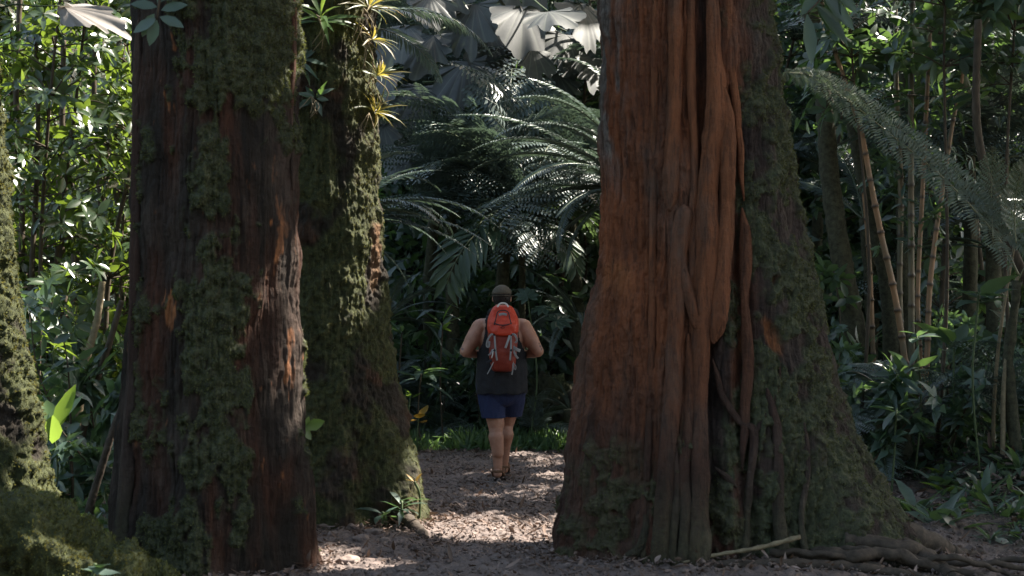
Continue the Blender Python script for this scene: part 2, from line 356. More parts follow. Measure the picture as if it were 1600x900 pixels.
# tree A: dark red trunk with hanging moss, near left
TA = Trunk([(-60, 208, 462), (250, 210, 460), (450, 204, 462), (600, 198, 467), (700, 190, 472), (800, 184, 476), (880, 176, 483), (960, 160, 500)], 9.3, flutes=((2, .03, .5), (5, .022, 1.0), (9, .014, 2)))
def dispA(TH, ZZ, P):
    x, y, rg, rg2, lump, fine = common(TH, ZZ, P, 3.0, 7)
    px = 800 + P[..., 0] * F / 9.3; py = HOR + (CAMZ - ZZ) * F / 9.3     # where on the tree: columns / heights in photo measure
    mz = fbm(x * 3 + 9, y * 3, ZZ * 1.1, 4) + .55 * lump
    moss = .30 + .9 * mz + .35 * np.exp(-((px - 395 + (py - 250) * .05) / 42) ** 2) * sstep(560, 420, py) + .45 * np.exp(-((px - 345) / 30) ** 2) * sstep(330, 240, py)
    moss += .42 * sstep(480, 620, py) * np.exp(-((px - 290) / 110) ** 2) + .30 * sstep(-60, 20, 80 - py) * sstep(320, 360, px)
    moss -= .75 * np.exp(-((px - 436) / 30) ** 2) * sstep(240, 300, py) + .7 * np.exp(-((px - 268) / 24) ** 2) * sstep(470, 400, py) + .9 * sstep(236, 218, px) * (P[..., 1] < 9.8)
    moss = moss - .03 + .50 * fbm(x * 12, y * 12, ZZ * 7, 3)
    m = sstep(.36, .74, moss)
    bare = sstep(.45, .8, .65 * fbm(x * 26, y * 26, ZZ * 6, 3) + .90 * np.exp(-((px - 446) / 9) ** 2 - ((py - 370) / 80) ** 2) + .9 * np.exp(-((px - 292) / 10) ** 2 - ((py - 478) / 30) ** 2) + .8 * np.exp(-((px - 459) / 7) ** 2) * sstep(500, 520, py) * sstep(640, 600, py) + .25 * lump)
    bare = np.where(P[..., 1] < 9.5, bare, 0) * (1 - m)
    red = sstep(-.2, .5, fbm(x * 4, y * 4 + 5, ZZ * .8, 3) + .25) * (px > 225) * sstep(-.5, .3, noise(x * 6, y * 6 + 8, ZZ * 1.2))  # no red along the left strip: shadow side darkened in the bark colour
    strip = .05 * sstep(240, 215, px) * (P[..., 1] < 9.5)
    d = .030 * (rg - .7) + .015 * (rg2 - .6) + .028 * lump + .004 * fine - strip * .5 + mossy_disp(m, x, y, ZZ, 3)
    d = d - .018 * sstep(.1, .5, noise(x * 5, y * 5 + 2, ZZ * 2.2))
    return {'moss': m * (1 - .25 * np.abs(fine)), 'red': red, 'bare': bare}, d * .8
rootA = tag(empty('mossy_tree', (TA.cr(0)[0], 9.3, 0)), 'thick dark red-barked trunk draped in hanging moss, the big tree left of the path', 'tree')
rootB = tag(empty('mossy_tree', (TA.cr(0)[0] + .3, 11.3, 0)), 'mossy tree with spiky sunlit bromeliads high on its edge, behind the dark red-barked trunk', 'tree')
rootC = tag(empty('red_bark_tree', (1.3, 9.5, 0)), 'huge orange-red trunk wound with hanging roots, flaring wide at the right of the path', 'tree')
rootD = tag(empty('mossy_tree', (-3.6, 9.7, 0)), 'trunk with sunlit yellow moss at the left border, just behind the mossy log', 'tree')
# everything below is built in world space, then parented with the root's inverse
def adopt(root):
    for o in [o for o in bpy.data.objects if o.parent is root and not o.get('_ad')]:
        o.matrix_parent_inverse = Matrix.Translation(-Vector(root.location)); o['_ad'] = 1
        del o['_ad']
def build(T, root, m, disp, zvis, dz, nth, tufts, L, mm, zmax):
    o, P, A, z, th = build_trunk(T, root, m, disp, None, zvis, dz, nth)
    moss_tufts(P, A, z, root, tufts, L, mm, zmax); return P, A, z
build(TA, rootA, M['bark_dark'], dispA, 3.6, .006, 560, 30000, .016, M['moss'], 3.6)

TB = Trunk([(-60, 415, 583), (150, 412, 582), (250, 408, 589), (400, 402, 597), (500, 396, 602), (600, 385, 616), (700, 372, 634), (780, 355, 645), (830, 340, 662), (880, 330, 672)], 11.3, flutes=((2, .02, 1.5), (5, .03, .2), (8, .012, 1)))
def dispB(TH, ZZ, P):
    x, y, rg, rg2, lump, fine = common(TH, ZZ, P, 13.0, 5)
    px = 800 + P[..., 0] * F / 11.3; py = HOR + (CAMZ - ZZ) * F / 11.3; fr = (P[..., 1] < 11.5)
    m = sstep(-.15, .35, fbm(x * 3.2, y * 3.2 + 4, ZZ * 2.4, 4) + .30 + .3 * np.exp(-((px - 570) / 25) ** 2 - ((py - 350) / 60) ** 2))
    red = sstep(.1, .5, lump); bare = sstep(.3, .7, np.exp(-((px - 590) / 7) ** 2) * sstep(330, 350, py) * sstep(480, 440, py) + .3 * lump) * fr
    butt = .13 * np.exp(-((TH - 5.75) / .30) ** 2) * sstep(1.05, .25, ZZ) - .10 * np.exp(-((TH - 5.3) / .17) ** 2) * sstep(.95, .3, ZZ)
    d = .018 * (rg - .7) + .034 * lump + .012 * fine + butt +   .020 * sstep(.15, .5, noise(x * 7, y * 7, ZZ * 5 + 3)) + .010 * fbm(x * 18, y * 18, ZZ * 16, 2)
    d = d + .10 * np.exp(-((TH - 5.95) / .22) ** 2 - ((ZZ - 3.05) / .12) ** 2)
    return {'moss': m * (1 - .3 * np.abs(fine)), 'red': red, 'bare': bare * .8}, d
build(TB, rootB, M['bark_moss'], dispB, 3.9, .008, 420, 34000, .014, M['mossy'], 3.9)

TC = Trunk([(-60, 938, 1186), (0, 935, 1196), (100, 936, 1210), (200, 937, 1222), (300, 940, 1240), (400, 936, 1258), (450, 926, 1268), (500, 915, 1278), (550, 906, 1288), (600, 898, 1300), (650, 892, 1316), (700, 887, 1336), (750, 882, 1358), (800, 877, 1385), (850, 870, 1415), (900, 862, 1455)], 9.6, flat=.62, flutes=((3, .02, 1.5), (7, .020, 0.4), (11, .010, 2.)))
TCb = TC.surf
def dispC(TH, ZZ, P):
    x, y, rg, rg2, lump, fine = common(TH, ZZ, P, 23.0, 8)
    px = 800 + P[..., 0] * F / 9.6; py = HOR + (CAMZ - ZZ) * F / 9.6; fr = (P[..., 1] < 9.7)
    edge = 1150 + 45 * noise(ZZ * 1.3, .5, 2.) - sstep(500, 760, py) * 15
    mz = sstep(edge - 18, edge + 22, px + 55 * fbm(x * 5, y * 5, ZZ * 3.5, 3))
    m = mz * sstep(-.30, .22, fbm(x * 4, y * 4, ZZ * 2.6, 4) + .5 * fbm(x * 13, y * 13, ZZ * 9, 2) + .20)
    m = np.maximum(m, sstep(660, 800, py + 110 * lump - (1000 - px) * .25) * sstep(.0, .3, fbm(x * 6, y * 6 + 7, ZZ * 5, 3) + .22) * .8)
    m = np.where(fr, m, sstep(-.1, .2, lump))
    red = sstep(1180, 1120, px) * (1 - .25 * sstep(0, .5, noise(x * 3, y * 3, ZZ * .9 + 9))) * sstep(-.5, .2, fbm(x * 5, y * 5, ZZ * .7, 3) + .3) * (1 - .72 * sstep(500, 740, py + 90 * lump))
    bare = np.exp(-((px - 1190 - (py - 520) * .3) / 17) ** 2 - ((py - 522) / 36) ** 2) + .7 * np.exp(-((px - 1150) / 11) ** 2 - ((py - 400) / 45) ** 2) + .9 * np.exp(-((px - 1192) / 6) ** 2 - ((py - 440) / 9) ** 2) + .5 * np.exp(-((px - 950) / 45) ** 2 - ((py - 440) / 60) ** 2) + .55 * np.exp(-((px - 1148) / 16) ** 2 - ((py - 520) / 55) ** 2)
    bare = sstep(.3, .85, bare + .35 * lump) * fr; m = m * (1 - bare)
    grey = sstep(985, 945, px + 25 * noise(ZZ * 3, 1., 1.)) * sstep(330, 200, py + 60 * lump) * sstep(-.2, .3, fbm(x * 9, y * 9, ZZ * 2, 3) + .15)
    groove = .055 * (np.exp(-((px - 1090) / 16) ** 2) + .9 * np.exp(-((px - 1140 - (py - 200) * .02) / 12) ** 2) * sstep(120, 200, py)) * fr
    d = .024 * (rg - .7) + .013 * (rg2 - .6) + .030 * lump + .0055 * fine - groove * 1.3 + mossy_disp(m, x, y, ZZ, 5) * .8 - .025 * bare
    lobe = .10 * np.exp(-((TH - 5.6) / .28) ** 2) * sstep(.9, .0, ZZ) - .07 * np.exp(-((TH - 5.1) / .2) ** 2) * sstep(.9, .1, ZZ)
    return {'moss': m * (1 - .25 * np.abs(fine)), 'red': red, 'bare': bare * .85, 'grey': grey}, d + lobe
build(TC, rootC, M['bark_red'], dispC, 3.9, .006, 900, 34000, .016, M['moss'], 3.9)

TD = Trunk([(-60, -190, -26), (200, -185, -8), (330, -188, 6), (450, -192, 18), (500, -196, 28), (600, -205, 45), (700, -215, 60), (790, -235, 72), (860, -255, 86)], 9.7)
def dispD(TH, ZZ, P):
    x, y, rg, rg2, lump, fine = common(TH, ZZ, P, 33.0, 6)
    m = sstep(-.3, .2, lump + .25)
    return {'moss': m, 'red': sstep(0, .5, lump), 'bare': lump * 0}, .02 * (rg - .7) + .04 * lump + .012 * fine + .02 * fbm(x * 16, y * 16, ZZ * 14, 2)
build(TD, rootD, M['bark_moss'], dispD, 3.4, .008, 300, 22000, .024, M['mossy'], 3.5)

# hanging roots grown onto the red trunk, each one a part
def hug(T, pts, w, off=.0, n=90, name='hanging_root', mt='root_red', root=rootC, k=22, red=1., flat=.85, seed=0):
    """root lying on the trunk: pts (px,py) photo measure on the trunk's front, widths in px"""
    c = spline(np.array(pts, float), n); wd = np.interp(np.linspace(0, 1, n), np.linspace(0, 1, len(w)), w) * T.Y / F / 2
    P = np.array([T.at_px(px, py, off)[0] for px, py in c])
    P += .006 * np.stack([noise(np.arange(n) * .13 + seed, s, seed) for s in (1.5, 2.5, 3.5)], -1)
    wd = .80 * wd * (1 + .12 * noise(np.arange(n) * .11, seed, 1.) + .08 * noise(np.arange(n) * .5, seed, 4.)); e_ = np.minimum(np.arange(n), np.arange(n)[::-1]) / 5.; wd = wd * np.clip(.15 + .85 * e_ / 1.6, 0, 1) ** .7
    V, fs = tube(P, wd, k, True, flat)
    kk = len(V) - 2; tn = np.repeat(np.arange(n), k); an = np.tile(np.arange(k), n) * 2 * np.pi / k
    cen = P[tn]; d = .20 * fbm(np.cos(an) * 1.3 + seed, np.sin(an) * 1.3, tn * .05 * 90 / n, 3) + .14 * (1 - np.abs(noise(np.cos(an) * 3 + seed, np.sin(an) * 3, tn * .05)) * 2)
    V[:kk] += (V[:kk] - cen) * d[:, None]
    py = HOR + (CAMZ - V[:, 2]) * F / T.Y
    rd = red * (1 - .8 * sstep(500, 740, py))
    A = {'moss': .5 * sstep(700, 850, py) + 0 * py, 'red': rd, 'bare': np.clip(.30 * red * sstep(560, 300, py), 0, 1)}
    return mk(name, V, fs, M[mt], root, True, A)
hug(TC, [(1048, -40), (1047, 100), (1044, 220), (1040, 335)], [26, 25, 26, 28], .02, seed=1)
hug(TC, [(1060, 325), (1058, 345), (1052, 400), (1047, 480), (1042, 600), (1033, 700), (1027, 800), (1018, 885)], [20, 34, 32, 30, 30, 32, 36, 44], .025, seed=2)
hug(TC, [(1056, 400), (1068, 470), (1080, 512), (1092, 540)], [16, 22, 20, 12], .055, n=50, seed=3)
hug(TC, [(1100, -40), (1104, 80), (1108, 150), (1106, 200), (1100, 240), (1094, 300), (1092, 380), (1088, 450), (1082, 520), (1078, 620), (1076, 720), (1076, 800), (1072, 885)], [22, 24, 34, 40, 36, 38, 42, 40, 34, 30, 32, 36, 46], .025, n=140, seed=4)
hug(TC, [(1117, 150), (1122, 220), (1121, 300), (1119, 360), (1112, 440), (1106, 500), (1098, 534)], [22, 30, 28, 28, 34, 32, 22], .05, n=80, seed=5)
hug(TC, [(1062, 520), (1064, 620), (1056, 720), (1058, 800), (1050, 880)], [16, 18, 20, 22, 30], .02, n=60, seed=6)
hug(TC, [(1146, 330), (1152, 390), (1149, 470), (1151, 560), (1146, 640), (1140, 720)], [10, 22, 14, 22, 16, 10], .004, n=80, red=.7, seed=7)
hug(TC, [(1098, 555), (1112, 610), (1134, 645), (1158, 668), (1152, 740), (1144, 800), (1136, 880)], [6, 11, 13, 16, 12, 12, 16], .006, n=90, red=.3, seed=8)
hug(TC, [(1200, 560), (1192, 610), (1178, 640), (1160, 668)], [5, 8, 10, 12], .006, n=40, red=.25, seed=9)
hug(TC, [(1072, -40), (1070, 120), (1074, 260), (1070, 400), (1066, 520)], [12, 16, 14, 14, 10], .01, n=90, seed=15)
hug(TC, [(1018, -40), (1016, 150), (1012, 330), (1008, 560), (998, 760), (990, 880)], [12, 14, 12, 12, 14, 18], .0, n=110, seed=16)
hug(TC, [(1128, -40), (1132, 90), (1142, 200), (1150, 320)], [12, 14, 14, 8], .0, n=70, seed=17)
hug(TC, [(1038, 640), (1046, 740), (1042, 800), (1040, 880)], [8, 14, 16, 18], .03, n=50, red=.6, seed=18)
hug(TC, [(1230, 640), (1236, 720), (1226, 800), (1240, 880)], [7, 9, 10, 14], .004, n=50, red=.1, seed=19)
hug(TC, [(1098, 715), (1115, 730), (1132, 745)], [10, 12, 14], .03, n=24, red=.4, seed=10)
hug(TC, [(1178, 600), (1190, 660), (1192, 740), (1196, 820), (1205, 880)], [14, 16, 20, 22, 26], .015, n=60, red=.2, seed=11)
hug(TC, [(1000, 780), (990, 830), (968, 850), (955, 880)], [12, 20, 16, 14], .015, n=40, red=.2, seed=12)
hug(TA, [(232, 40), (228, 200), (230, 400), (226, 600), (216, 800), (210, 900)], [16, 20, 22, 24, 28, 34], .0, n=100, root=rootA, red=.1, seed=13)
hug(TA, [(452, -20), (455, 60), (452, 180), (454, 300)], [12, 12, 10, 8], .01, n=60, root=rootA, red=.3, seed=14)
# surface roots spreading from the red tree
def groundroot(pts, r, root, name='surface_root', seed=0, lift=.3, m='root'):
    c = spline(np.array(pts, float), 70); rr = np.interp(np.linspace(0, 1, 70), np.linspace(0, 1, len(r)), r)
    z = np.array([gh(x, y) for x, y in c[:, :2]]) + (c[:, 2] if c.shape[1] > 2 else 0) + rr * lift
    P = np.stack([c[:, 0], c[:, 1], z], -1); P[:, 2] += .02 * noise(np.arange(70) * .2, seed, 2.); P[:, 1] += .035 * noise(np.arange(70) * .13, seed, 5.); rr = rr * (1 + .25 * noise(np.arange(70) * .22, seed, 8.))
    V, fs = tube(P, rr, 10); V += .12 * np.repeat(rr, 10).mean() * rng.normal(size=V.shape) * .4
    return mk(name, V, fs, M[m], root, True, {'moss': np.zeros(len(V)), 'red': np.full(len(V), .1), 'bare': np.zeros(len(V))})
for i, (pts, r) in enumerate([([(1.95, 9.05, .14), (2.35, 9.0, .12), (2.55, 9.15, .03), (2.8, 9.25, 0), (3.0, 9.15, -.05)], [.05, .045, .04, .03, .02]),
                ([(1.6, 8.95, .03), (1.95, 8.86, .08), (2.2, 8.9, .10), (2.5, 8.85, .04), (2.9, 8.8, .0)], [.035, .04, .035, .03, .02]),
                ([(1.1, 8.85, .0), (1.5, 8.8, .02), (1.9, 8.78, .03), (2.2, 8.75, .02), (2.6, 8.6, .0)], [.03, .035, .03, .03, .02]),
                ([(2.3, 9.5, .18), (2.6, 9.6, .10), (2.8, 9.75, .02), (3.0, 9.85, -.01), (3.2, 9.95, -.06)], [.09, .07, .05, .035, .02]),
                ([(2.2, 9.2, .16), (2.45, 8.95, .06), (2.5, 8.7, .02), (2.6, 8.5, .0)], [.06, .05, .04, .03])]):
    groundroot(pts, r, rootC, seed=i * 3 + 1, lift=-.05)
for i in range(9):
    x0 = 1.5 + .25 * i; y0 = 8.95 + .06 * (i % 3); q = random.uniform(-.5, .5)
    groundroot([(x0, y0, .05), (x0 + .3, y0 - .12 + q * .1, .08 + .03 * (i % 2)), (x0 + .6, y0 - .10 - q * .2, .03), (x0 + .9, y0 - .3 + q * .3, .0), (x0 + 1.1, y0 - .35, -.04)], [.02, .018, .014, .010, .006], rootC, seed=i * 5 + 60)
groundroot([(-.86, 11.0, .10), (-.74, 10.8, .03), (-.64, 10.6, -.01), (-.55, 10.2, -.05)], [.07, .06, .045, .03], rootB, seed=40)
stick = spline([at(1065, 878, 8.9), at(1120, 866, 8.9), at(1185, 855, 8.85), at(1250, 838, 8.85)], 30)
o = mk('fallen_stick', *tube(stick, np.interp(np.linspace(0, 1, 30), [0, 1], [.009, .015]) * (1 + .2 * np.sin(np.arange(30) * 1.7)), 8), M['stem_pale'], None, True); tag(o, 'pale broken stick lying against the foot of the red trunk', 'stick')

# mossy log, bottom left
def mossylog():
    root = tag(empty('mossy_log', (-2.6, 7.9, 0)), 'moss covered log lying in the bottom corner below the sunlit mossy trunk', 'log')
    n, k = 260, 220; c = spline([(-4.2, 7.7, .55), (-3.2, 7.7, .50), (-2.6, 7.75, .36), (-2.2, 7.8, .18), (-1.75, 7.9, -.02), (-1.4, 8.0, -.15)], n)
    r = np.interp(np.linspace(0, 1, n), [0, .35, .6, .8, 1], [.32, .29, .23, .17, .11])
    V, fs = tube(c, r, k); kk = n * k; nr = norm(V[:kk] - np.repeat(c, k, 0)); p = V[:kk]
    lump = fbm(p[:, 0] * 3, p[:, 1] * 3, p[:, 2] * 3, 4); f = fbm(p[:, 0] * 16, p[:, 1] * 16, p[:, 2] * 16, 2)
    V[:kk] += nr * (.11 * lump + .022 * f)[:, None]; m = sstep(-.5, .0, lump + .25); m = np.concatenate([m, [1, 1]])
    z0 = np.zeros(len(V)); mk('trunk', V, fs, M['bark_moss'], root, True, {'moss': m, 'red': z0 + .2, 'bare': z0})
    ok = np.where(m[:kk] > .4)[0]; s = ok[rng.integers(0, len(ok), 26000)]
    D = norm(nr[s] + rdir(len(s)) * .7); L = rng.uniform(.6, 1.3, len(s)) * .018
    mk('moss', *(lambda a: (a[0], a[1]))(leaves(V[s], D, rdir(len(s)), L, L * .5, lo=True)), M['mossy'], root, True, {'rnd': np.repeat(rng.random(len(s)), 4)})
    adopt(root)
mossylog()
# ------------------------------------------------------------------ leaf and frond shapes (unit size, grown along +X, up = +Z)
class FB:                                     # foliage builder with a rib attribute
    def __init__(s): s.m = MB(); s.rib = []
    def add(s, V, fs, rn=.5, rib=0.):
        s.m.add(V, fs, rn); s.rib.append(np.full(len(V), rib) if np.isscalar(rib) else rib); return s
    def build(s, name, mt, parent=None, link=True, smooth=True):
        V, F_, A = s.m.arrays(); return mk(name, V, F_, mt, parent, smooth, {'rnd': A, 'rib': np.concatenate(s.rib)}, link)
def strip(P, N, w):
    """thin ribbon along P, widths w, side = tangent x N"""
    P = np.asarray(P, float); T = norm(np.gradient(P, axis=0)); S = norm(np.cross(T, N)); w = np.broadcast_to(np.asarray(w, float), (len(P),))[:, None]
    V = np.stack([P - S * w / 2, P + S * w / 2], 1).reshape(-1, 3); b = np.arange(len(P) - 1)[:, None] * 2
    return V, [b + np.array([[0, 1, 3, 2]])]
def rachis(a0, bend, n=40, pw=1.3):
    s = np.linspace(0, 1, n); a = a0 - bend * s ** pw; P = np.zeros((n, 3)); P[1:, 0] = np.cumsum(np.cos(a[1:])) / n; P[1:, 2] = np.cumsum(np.sin(a[1:])) / n
    return s, P, a
def frond_bi(seed, a0=.9, bend=1.6, npin=20, plen=.24, dens=1.0, lw=.45):
    r = np.random.default_rng(seed); fb = FB(); s, P, a = rachis(a0, bend)
    V, fs = tube(P, np.linspace(.007, .002, len(P)), 5); fb.add(V, fs, .3, 1.)
    for si in np.linspace(.14, .985, npin):
        p = np.array([np.interp(si, s, P[:, k]) for k in range(3)]); an = np.interp(si, s, a)
        T = np.array([math.cos(an), 0, math.sin(an)]); U = np.array([-math.sin(an), 0, math.cos(an)])
        for sg in (-1, 1):
            Lp = plen * max(.10, math.sin(math.pi * min(1, (si * .86 + .13))) ** .75) * r.uniform(.88, 1.08)
            fw = .35 + .7 * si + r.normal() * .06
            D = norm(np.array([0, sg, 0]) + T * fw + U * r.normal(.08, .10)); dr = .22 + r.normal() * .05
            u = np.linspace(0, 1, 9); C = p + Lp * u[:, None] * D - Lp * dr * (u ** 2)[:, None] * U
            fb.add(*strip(C, U, np.linspace(.0035, .001, 9)), .3, 1.)
            nl = max(4, int(Lp / .019 * dens)); uu = np.linspace(.06, .98, nl); B = p + Lp * uu[:, None] * D - Lp * dr * (uu ** 2)[:, None] * U
            S = norm(np.cross(D, U)); ll = Lp * .19 * np.sin(np.pi * (uu * .80 + .14)) ** .6 + .004
            for q in (-1, 1):
                Dl = norm(q * S + D * .35 - U * .12); fb.add(*leaves(B, Dl + r.normal(size=(nl, 3)) * .06, np.tile(U, (nl, 1)) + r.normal(size=(nl, 3)) * .12, ll, Lp / nl * 2 * lw + 0 * uu, .18, lo=True, rnd=r.random() * .6 + r.random(nl) * .4))
    return fb
def frond_simple(seed, a0=.8, bend=1.5, nl=44, plen=.16, lw=.016, hi=True):
    """comb-like frond with long curved leaflets"""
    r = np.random.default_rng(seed); fb = FB(); s, P, a = rachis(a0, bend)
    fb.add(*tube(P, np.linspace(.008, .002, len(P)), 5), .3, 1.)
    si = np.linspace(.12, .99, nl); p = np.stack([np.interp(si, s, P[:, k]) for k in range(3)], -1); an = np.interp(si, s, a)
    T = np.stack([np.cos(an), 0 * an, np.sin(an)], -1); U = np.stack([-np.sin(an), 0 * an, np.cos(an)], -1)
    L = plen * np.maximum(.12, np.sin(np.pi * np.clip(si * .86 + .12, 0, 1)) ** .7)
    for sg in (-1, 1):
        D = np.array([0, sg, 0]) + T * (.45 + .5 * si)[:, None] + U * .12 + r.normal(size=(nl, 3)) * .05
        fb.add(*leaves(p, D, U + r.normal(size=(nl, 3)) * .1, L * r.uniform(.9, 1.05, nl), lw, .35, .1, 'lance', lo=not hi, rnd=r.random(nl)))
    return fb
def frond_split(seed, a0=.5, bend=1.5, nl=11):
    """broad-segmented palm leaf"""
    r = np.random.default_rng(seed); fb = FB(); s, P, a = rachis(a0, bend)
    fb.add(*tube(P, np.linspace(.009, .003, len(P)), 5), .3, 1.)
    for si in np.linspace(.25, .97, nl):
        p = np.array([np.interp(si, s, P[:, k]) for k in range(3)]); an = np.interp(si, s, a)
        T = np.array([math.cos(an), 0, math.sin(an)]); U = np.array([-math.sin(an), 0, math.cos(an)])
        for sg in (-1, 1):
            D = np.array([[0, sg, 0]]) + T * (.75 + .8 * si) + U * .05
            fb.add(*leaves(p[None], D + r.normal(size=(1, 3)) * .06, U[None] + r.normal(size=(1, 3)) * .12, .36 * math.sin(math.pi * (si * .7 + .2)) ** .6, .062, .30, .25, 'lance', rnd=r.random(1)))
    return fb
def big_leaf(seed, lob=.10, nv=13, k=104, nr=9, wr=.35):
    """round heart-shaped blade with veins and a wavy edge; base at origin, tip at +X"""
    r = np.random.default_rng(seed); th = np.linspace(-np.pi, np.pi, k, endpoint=False); ph = r.uniform(0, 6)
    R_ = (1 - .30 * sstep(.25, .6, np.abs(noise(th * 2.2, seed * 1.7, .5)))) * .5 * (1 + .12 * np.cos(th)) * (1 - .55 * np.exp(-((np.abs(th) - np.pi) / .35) ** 2)) + lob * .35 * (np.abs(np.cos(nv * th / 2)) ** .5 - .6) + .03 * np.sin(7 * th + ph * 2) + .02 * np.sin(5 * th + ph) + .10 * np.exp(-(th / .25) ** 2)
    q = np.linspace(0, 1, nr); X_ = .42 + q[:, None] * R_ * np.cos(th); X_ = X_ - .42 * (1 - q[:, None]) ** 1.0 * .75; Y_ = q[:, None] * R_ * np.sin(th) * .98
    vein = np.abs(np.sin(nv * th / 2 + ph * 0)) ; Z_ = q[:, None] * .007 * (vein - .5) + wr * .10 * q[:, None] ** 2 * np.sin(3 * th + ph) - .22 * X_ ** 2 - .25 * Y_ ** 2 * wr + .02 * q[:, None] ** 3 * np.sin(8 * th + ph)
    V = np.stack([X_, Y_, Z_], -1).reshape(-1, 3); i = np.arange(nr - 1)[:, None] * k; j = np.arange(k)[None]; j2 = (j + 1) % k
    Qd = np.stack([i + j, i + j2, i + k + j2, i + k + j], -1).reshape(-1, 4)
    rib = np.tile(np.exp(-(vein / .12) ** 2) * .8, nr).reshape(nr, k) * np.linspace(1, .5, nr)[:, None]
    fb = FB(); fb.add(V, [Qd], .3 + .5 * r.random(), rib.ravel()); return fb
def palmate(seed, n=8, hi=True):
    r = np.random.default_rng(seed); fb = FB(); an = np.linspace(-2.3, 2.3, n); D = np.stack([np.cos(an), np.sin(an), .1 + 0 * an], -1)
    fb.add(*leaves(np.zeros((n, 3)), D, np.tile([0, 0, 1.], (n, 1)), .55 * (1 - .1 * np.abs(an)), .24, .28, .2, 'lance', rnd=r.random(n))); return fb
def grow_rosette(fb, P, axis_, n, L, W, open_=.9, droop=.35, shape='oval', r=rng, lo=False, jit=.25):
    """whorl of n leaves round an axis"""
    ax = norm(axis_); u = norm(np.cross(ax, [.3, .9, .2])); v = np.cross(ax, u); t = np.arange(n) * 2.4 + r.uniform(0, 6)
    rad = np.cos(t)[:, None] * u + np.sin(t)[:, None] * v; op = open_ * r.uniform(1 - jit, 1 + jit, n)[:, None]
    D = ax * np.cos(op) + rad * np.sin(op) + r.normal(size=(n, 3)) * .22; D[:, 2] -= .12; P = np.asarray(P) + ax * r.uniform(-.35, .05, n)[:, None] * L * (.0 if n > 16 else 1.); Nn = ax * np.sin(op) - rad * np.cos(op)
    fb.add(*leaves(np.asarray(P) + D * L * .06, D, Nn + r.normal(size=(n, 3)) * .12, L * r.uniform(.55, 1.15, n), W * r.uniform(.7, 1.1, n), droop, .14, shape, lo=lo, rnd=r.random(n)))
def understory(seed, H=4.5, z0=.6, L=.17, W=.065, nb=26, ros=7, shape='oval', stem_r=.03, spread=.9, bare=.15, lo=False, lean=.25, along=3):
    """a shrub or small tree: (stems, foliage) unlinked meshes"""
    r = np.random.default_rng(seed); st = MB(); fb = FB()
    nm = 1 if H > 2.5 else r.integers(1, 3)
    for m_ in range(nm):
        b0 = np.array([r.normal() * .1 * (m_ > 0), r.normal() * .1 * (m_ > 0), -.1]); tip = np.array([r.normal() * lean, r.normal() * lean, H])
        C = spline([b0, b0 * .6 + tip * .35 + r.normal(size=3) * .08 * H * .4, b0 * .2 + tip * .7 + r.normal(size=3) * .05 * H * .4, tip], 24)
        st.add(*tube(C, np.linspace(stem_r, stem_r * .3, 24), 7))
        for i in range(nb // nm):
            t = r.uniform(max(.05, z0 / H), 1) if i else 1.; j = int(t * 23); p = C[j]; az = r.uniform(0, 6.28); bl = spread * r.uniform(.35, 1) * (1.15 - .6 * t) * min(1, H / 3)
            up = r.uniform(-.1, .7); d = norm(np.array([math.cos(az), math.sin(az), up])); e = p + d * bl; mid = p + d * bl * .5 + np.array([0, 0, .08 * bl])
            B = spline([p, mid, e], 9); st.add(*tube(B, np.linspace(stem_r * .35, stem_r * .12, 9), 5))
            grow_rosette(fb, e, norm(d + np.array([0, 0, .5])), ros, L, W, 1.15, .35, shape, r, lo)
            k = int(r.integers(1, along + 1))
            for q in range(k):
                pp = B[int(r.integers(3, 9))]; grow_rosette(fb, pp + r.normal(size=3) * .05, rdir(1)[0] + np.array([0, 0, .8]), max(3, ros // 2), L * .9, W, 1.2, .3, shape, r, lo)
                st.add(*tube(np.array([pp, pp + r.normal(size=3) * .03]), .004, 4)) if False else None
    return st, fb
LIB = {}
LIB['bi'] = [frond_bi(1, .9, 1.5, 13, .33, .8, .36).build('frond', M['fern'], link=False), frond_bi(2, .7, 1.3, 12, .36, .8, .36).build('frond', M['fern'], link=False), frond_bi(3, 1.1, 2.0, 14, .30, .8, .36).build('frond', M['fern'], link=False)]
LIB['si'] = [frond_simple(4, .8, 1.5).build('frond', M['fern'], link=False), frond_simple(5, .5, 1.2, 40, .19).build('frond', M['fern'], link=False)]
LIB['comb'] = [frond_simple(31, .75, 1.3, 56, .085, .0125, False).build('frond', M['fern'], link=False), frond_simple(32, .5, .9, 60, .075, .012, False).build('frond', M['fern'], link=False), frond_simple(33, .9, 1.7, 50, .095, .014, False).build('frond', M['fern'], link=False)]
LIB['hero'] = [frond_bi(6, .60, .95, 17, .20, .9, .5).build('frond', M['fern_pale'], link=False)]
LIB['sp'] = [frond_split(7).build('frond', M['palm'], link=False), frond_split(8, .7, 2.0, 9).build('frond', M['palm'], link=False)]
LIB['big'] = [big_leaf(i, .10 + .05 * (i % 3)).build('leaf', M['big_leaf'], link=False) for i in range(20, 25)]
LIB['palmate'] = [palmate(3).build('leaf', M['leaf_cool'], link=False)]
def chordlen(me):
    co = np.empty(len(me.vertices) * 3, dtype=np.float32); me.vertices.foreach_get('co', co); co = co.reshape(-1, 3); i = np.argmax(co[:, 0] ** 2 + co[:, 2] ** 2); return co[i]
CH = {}
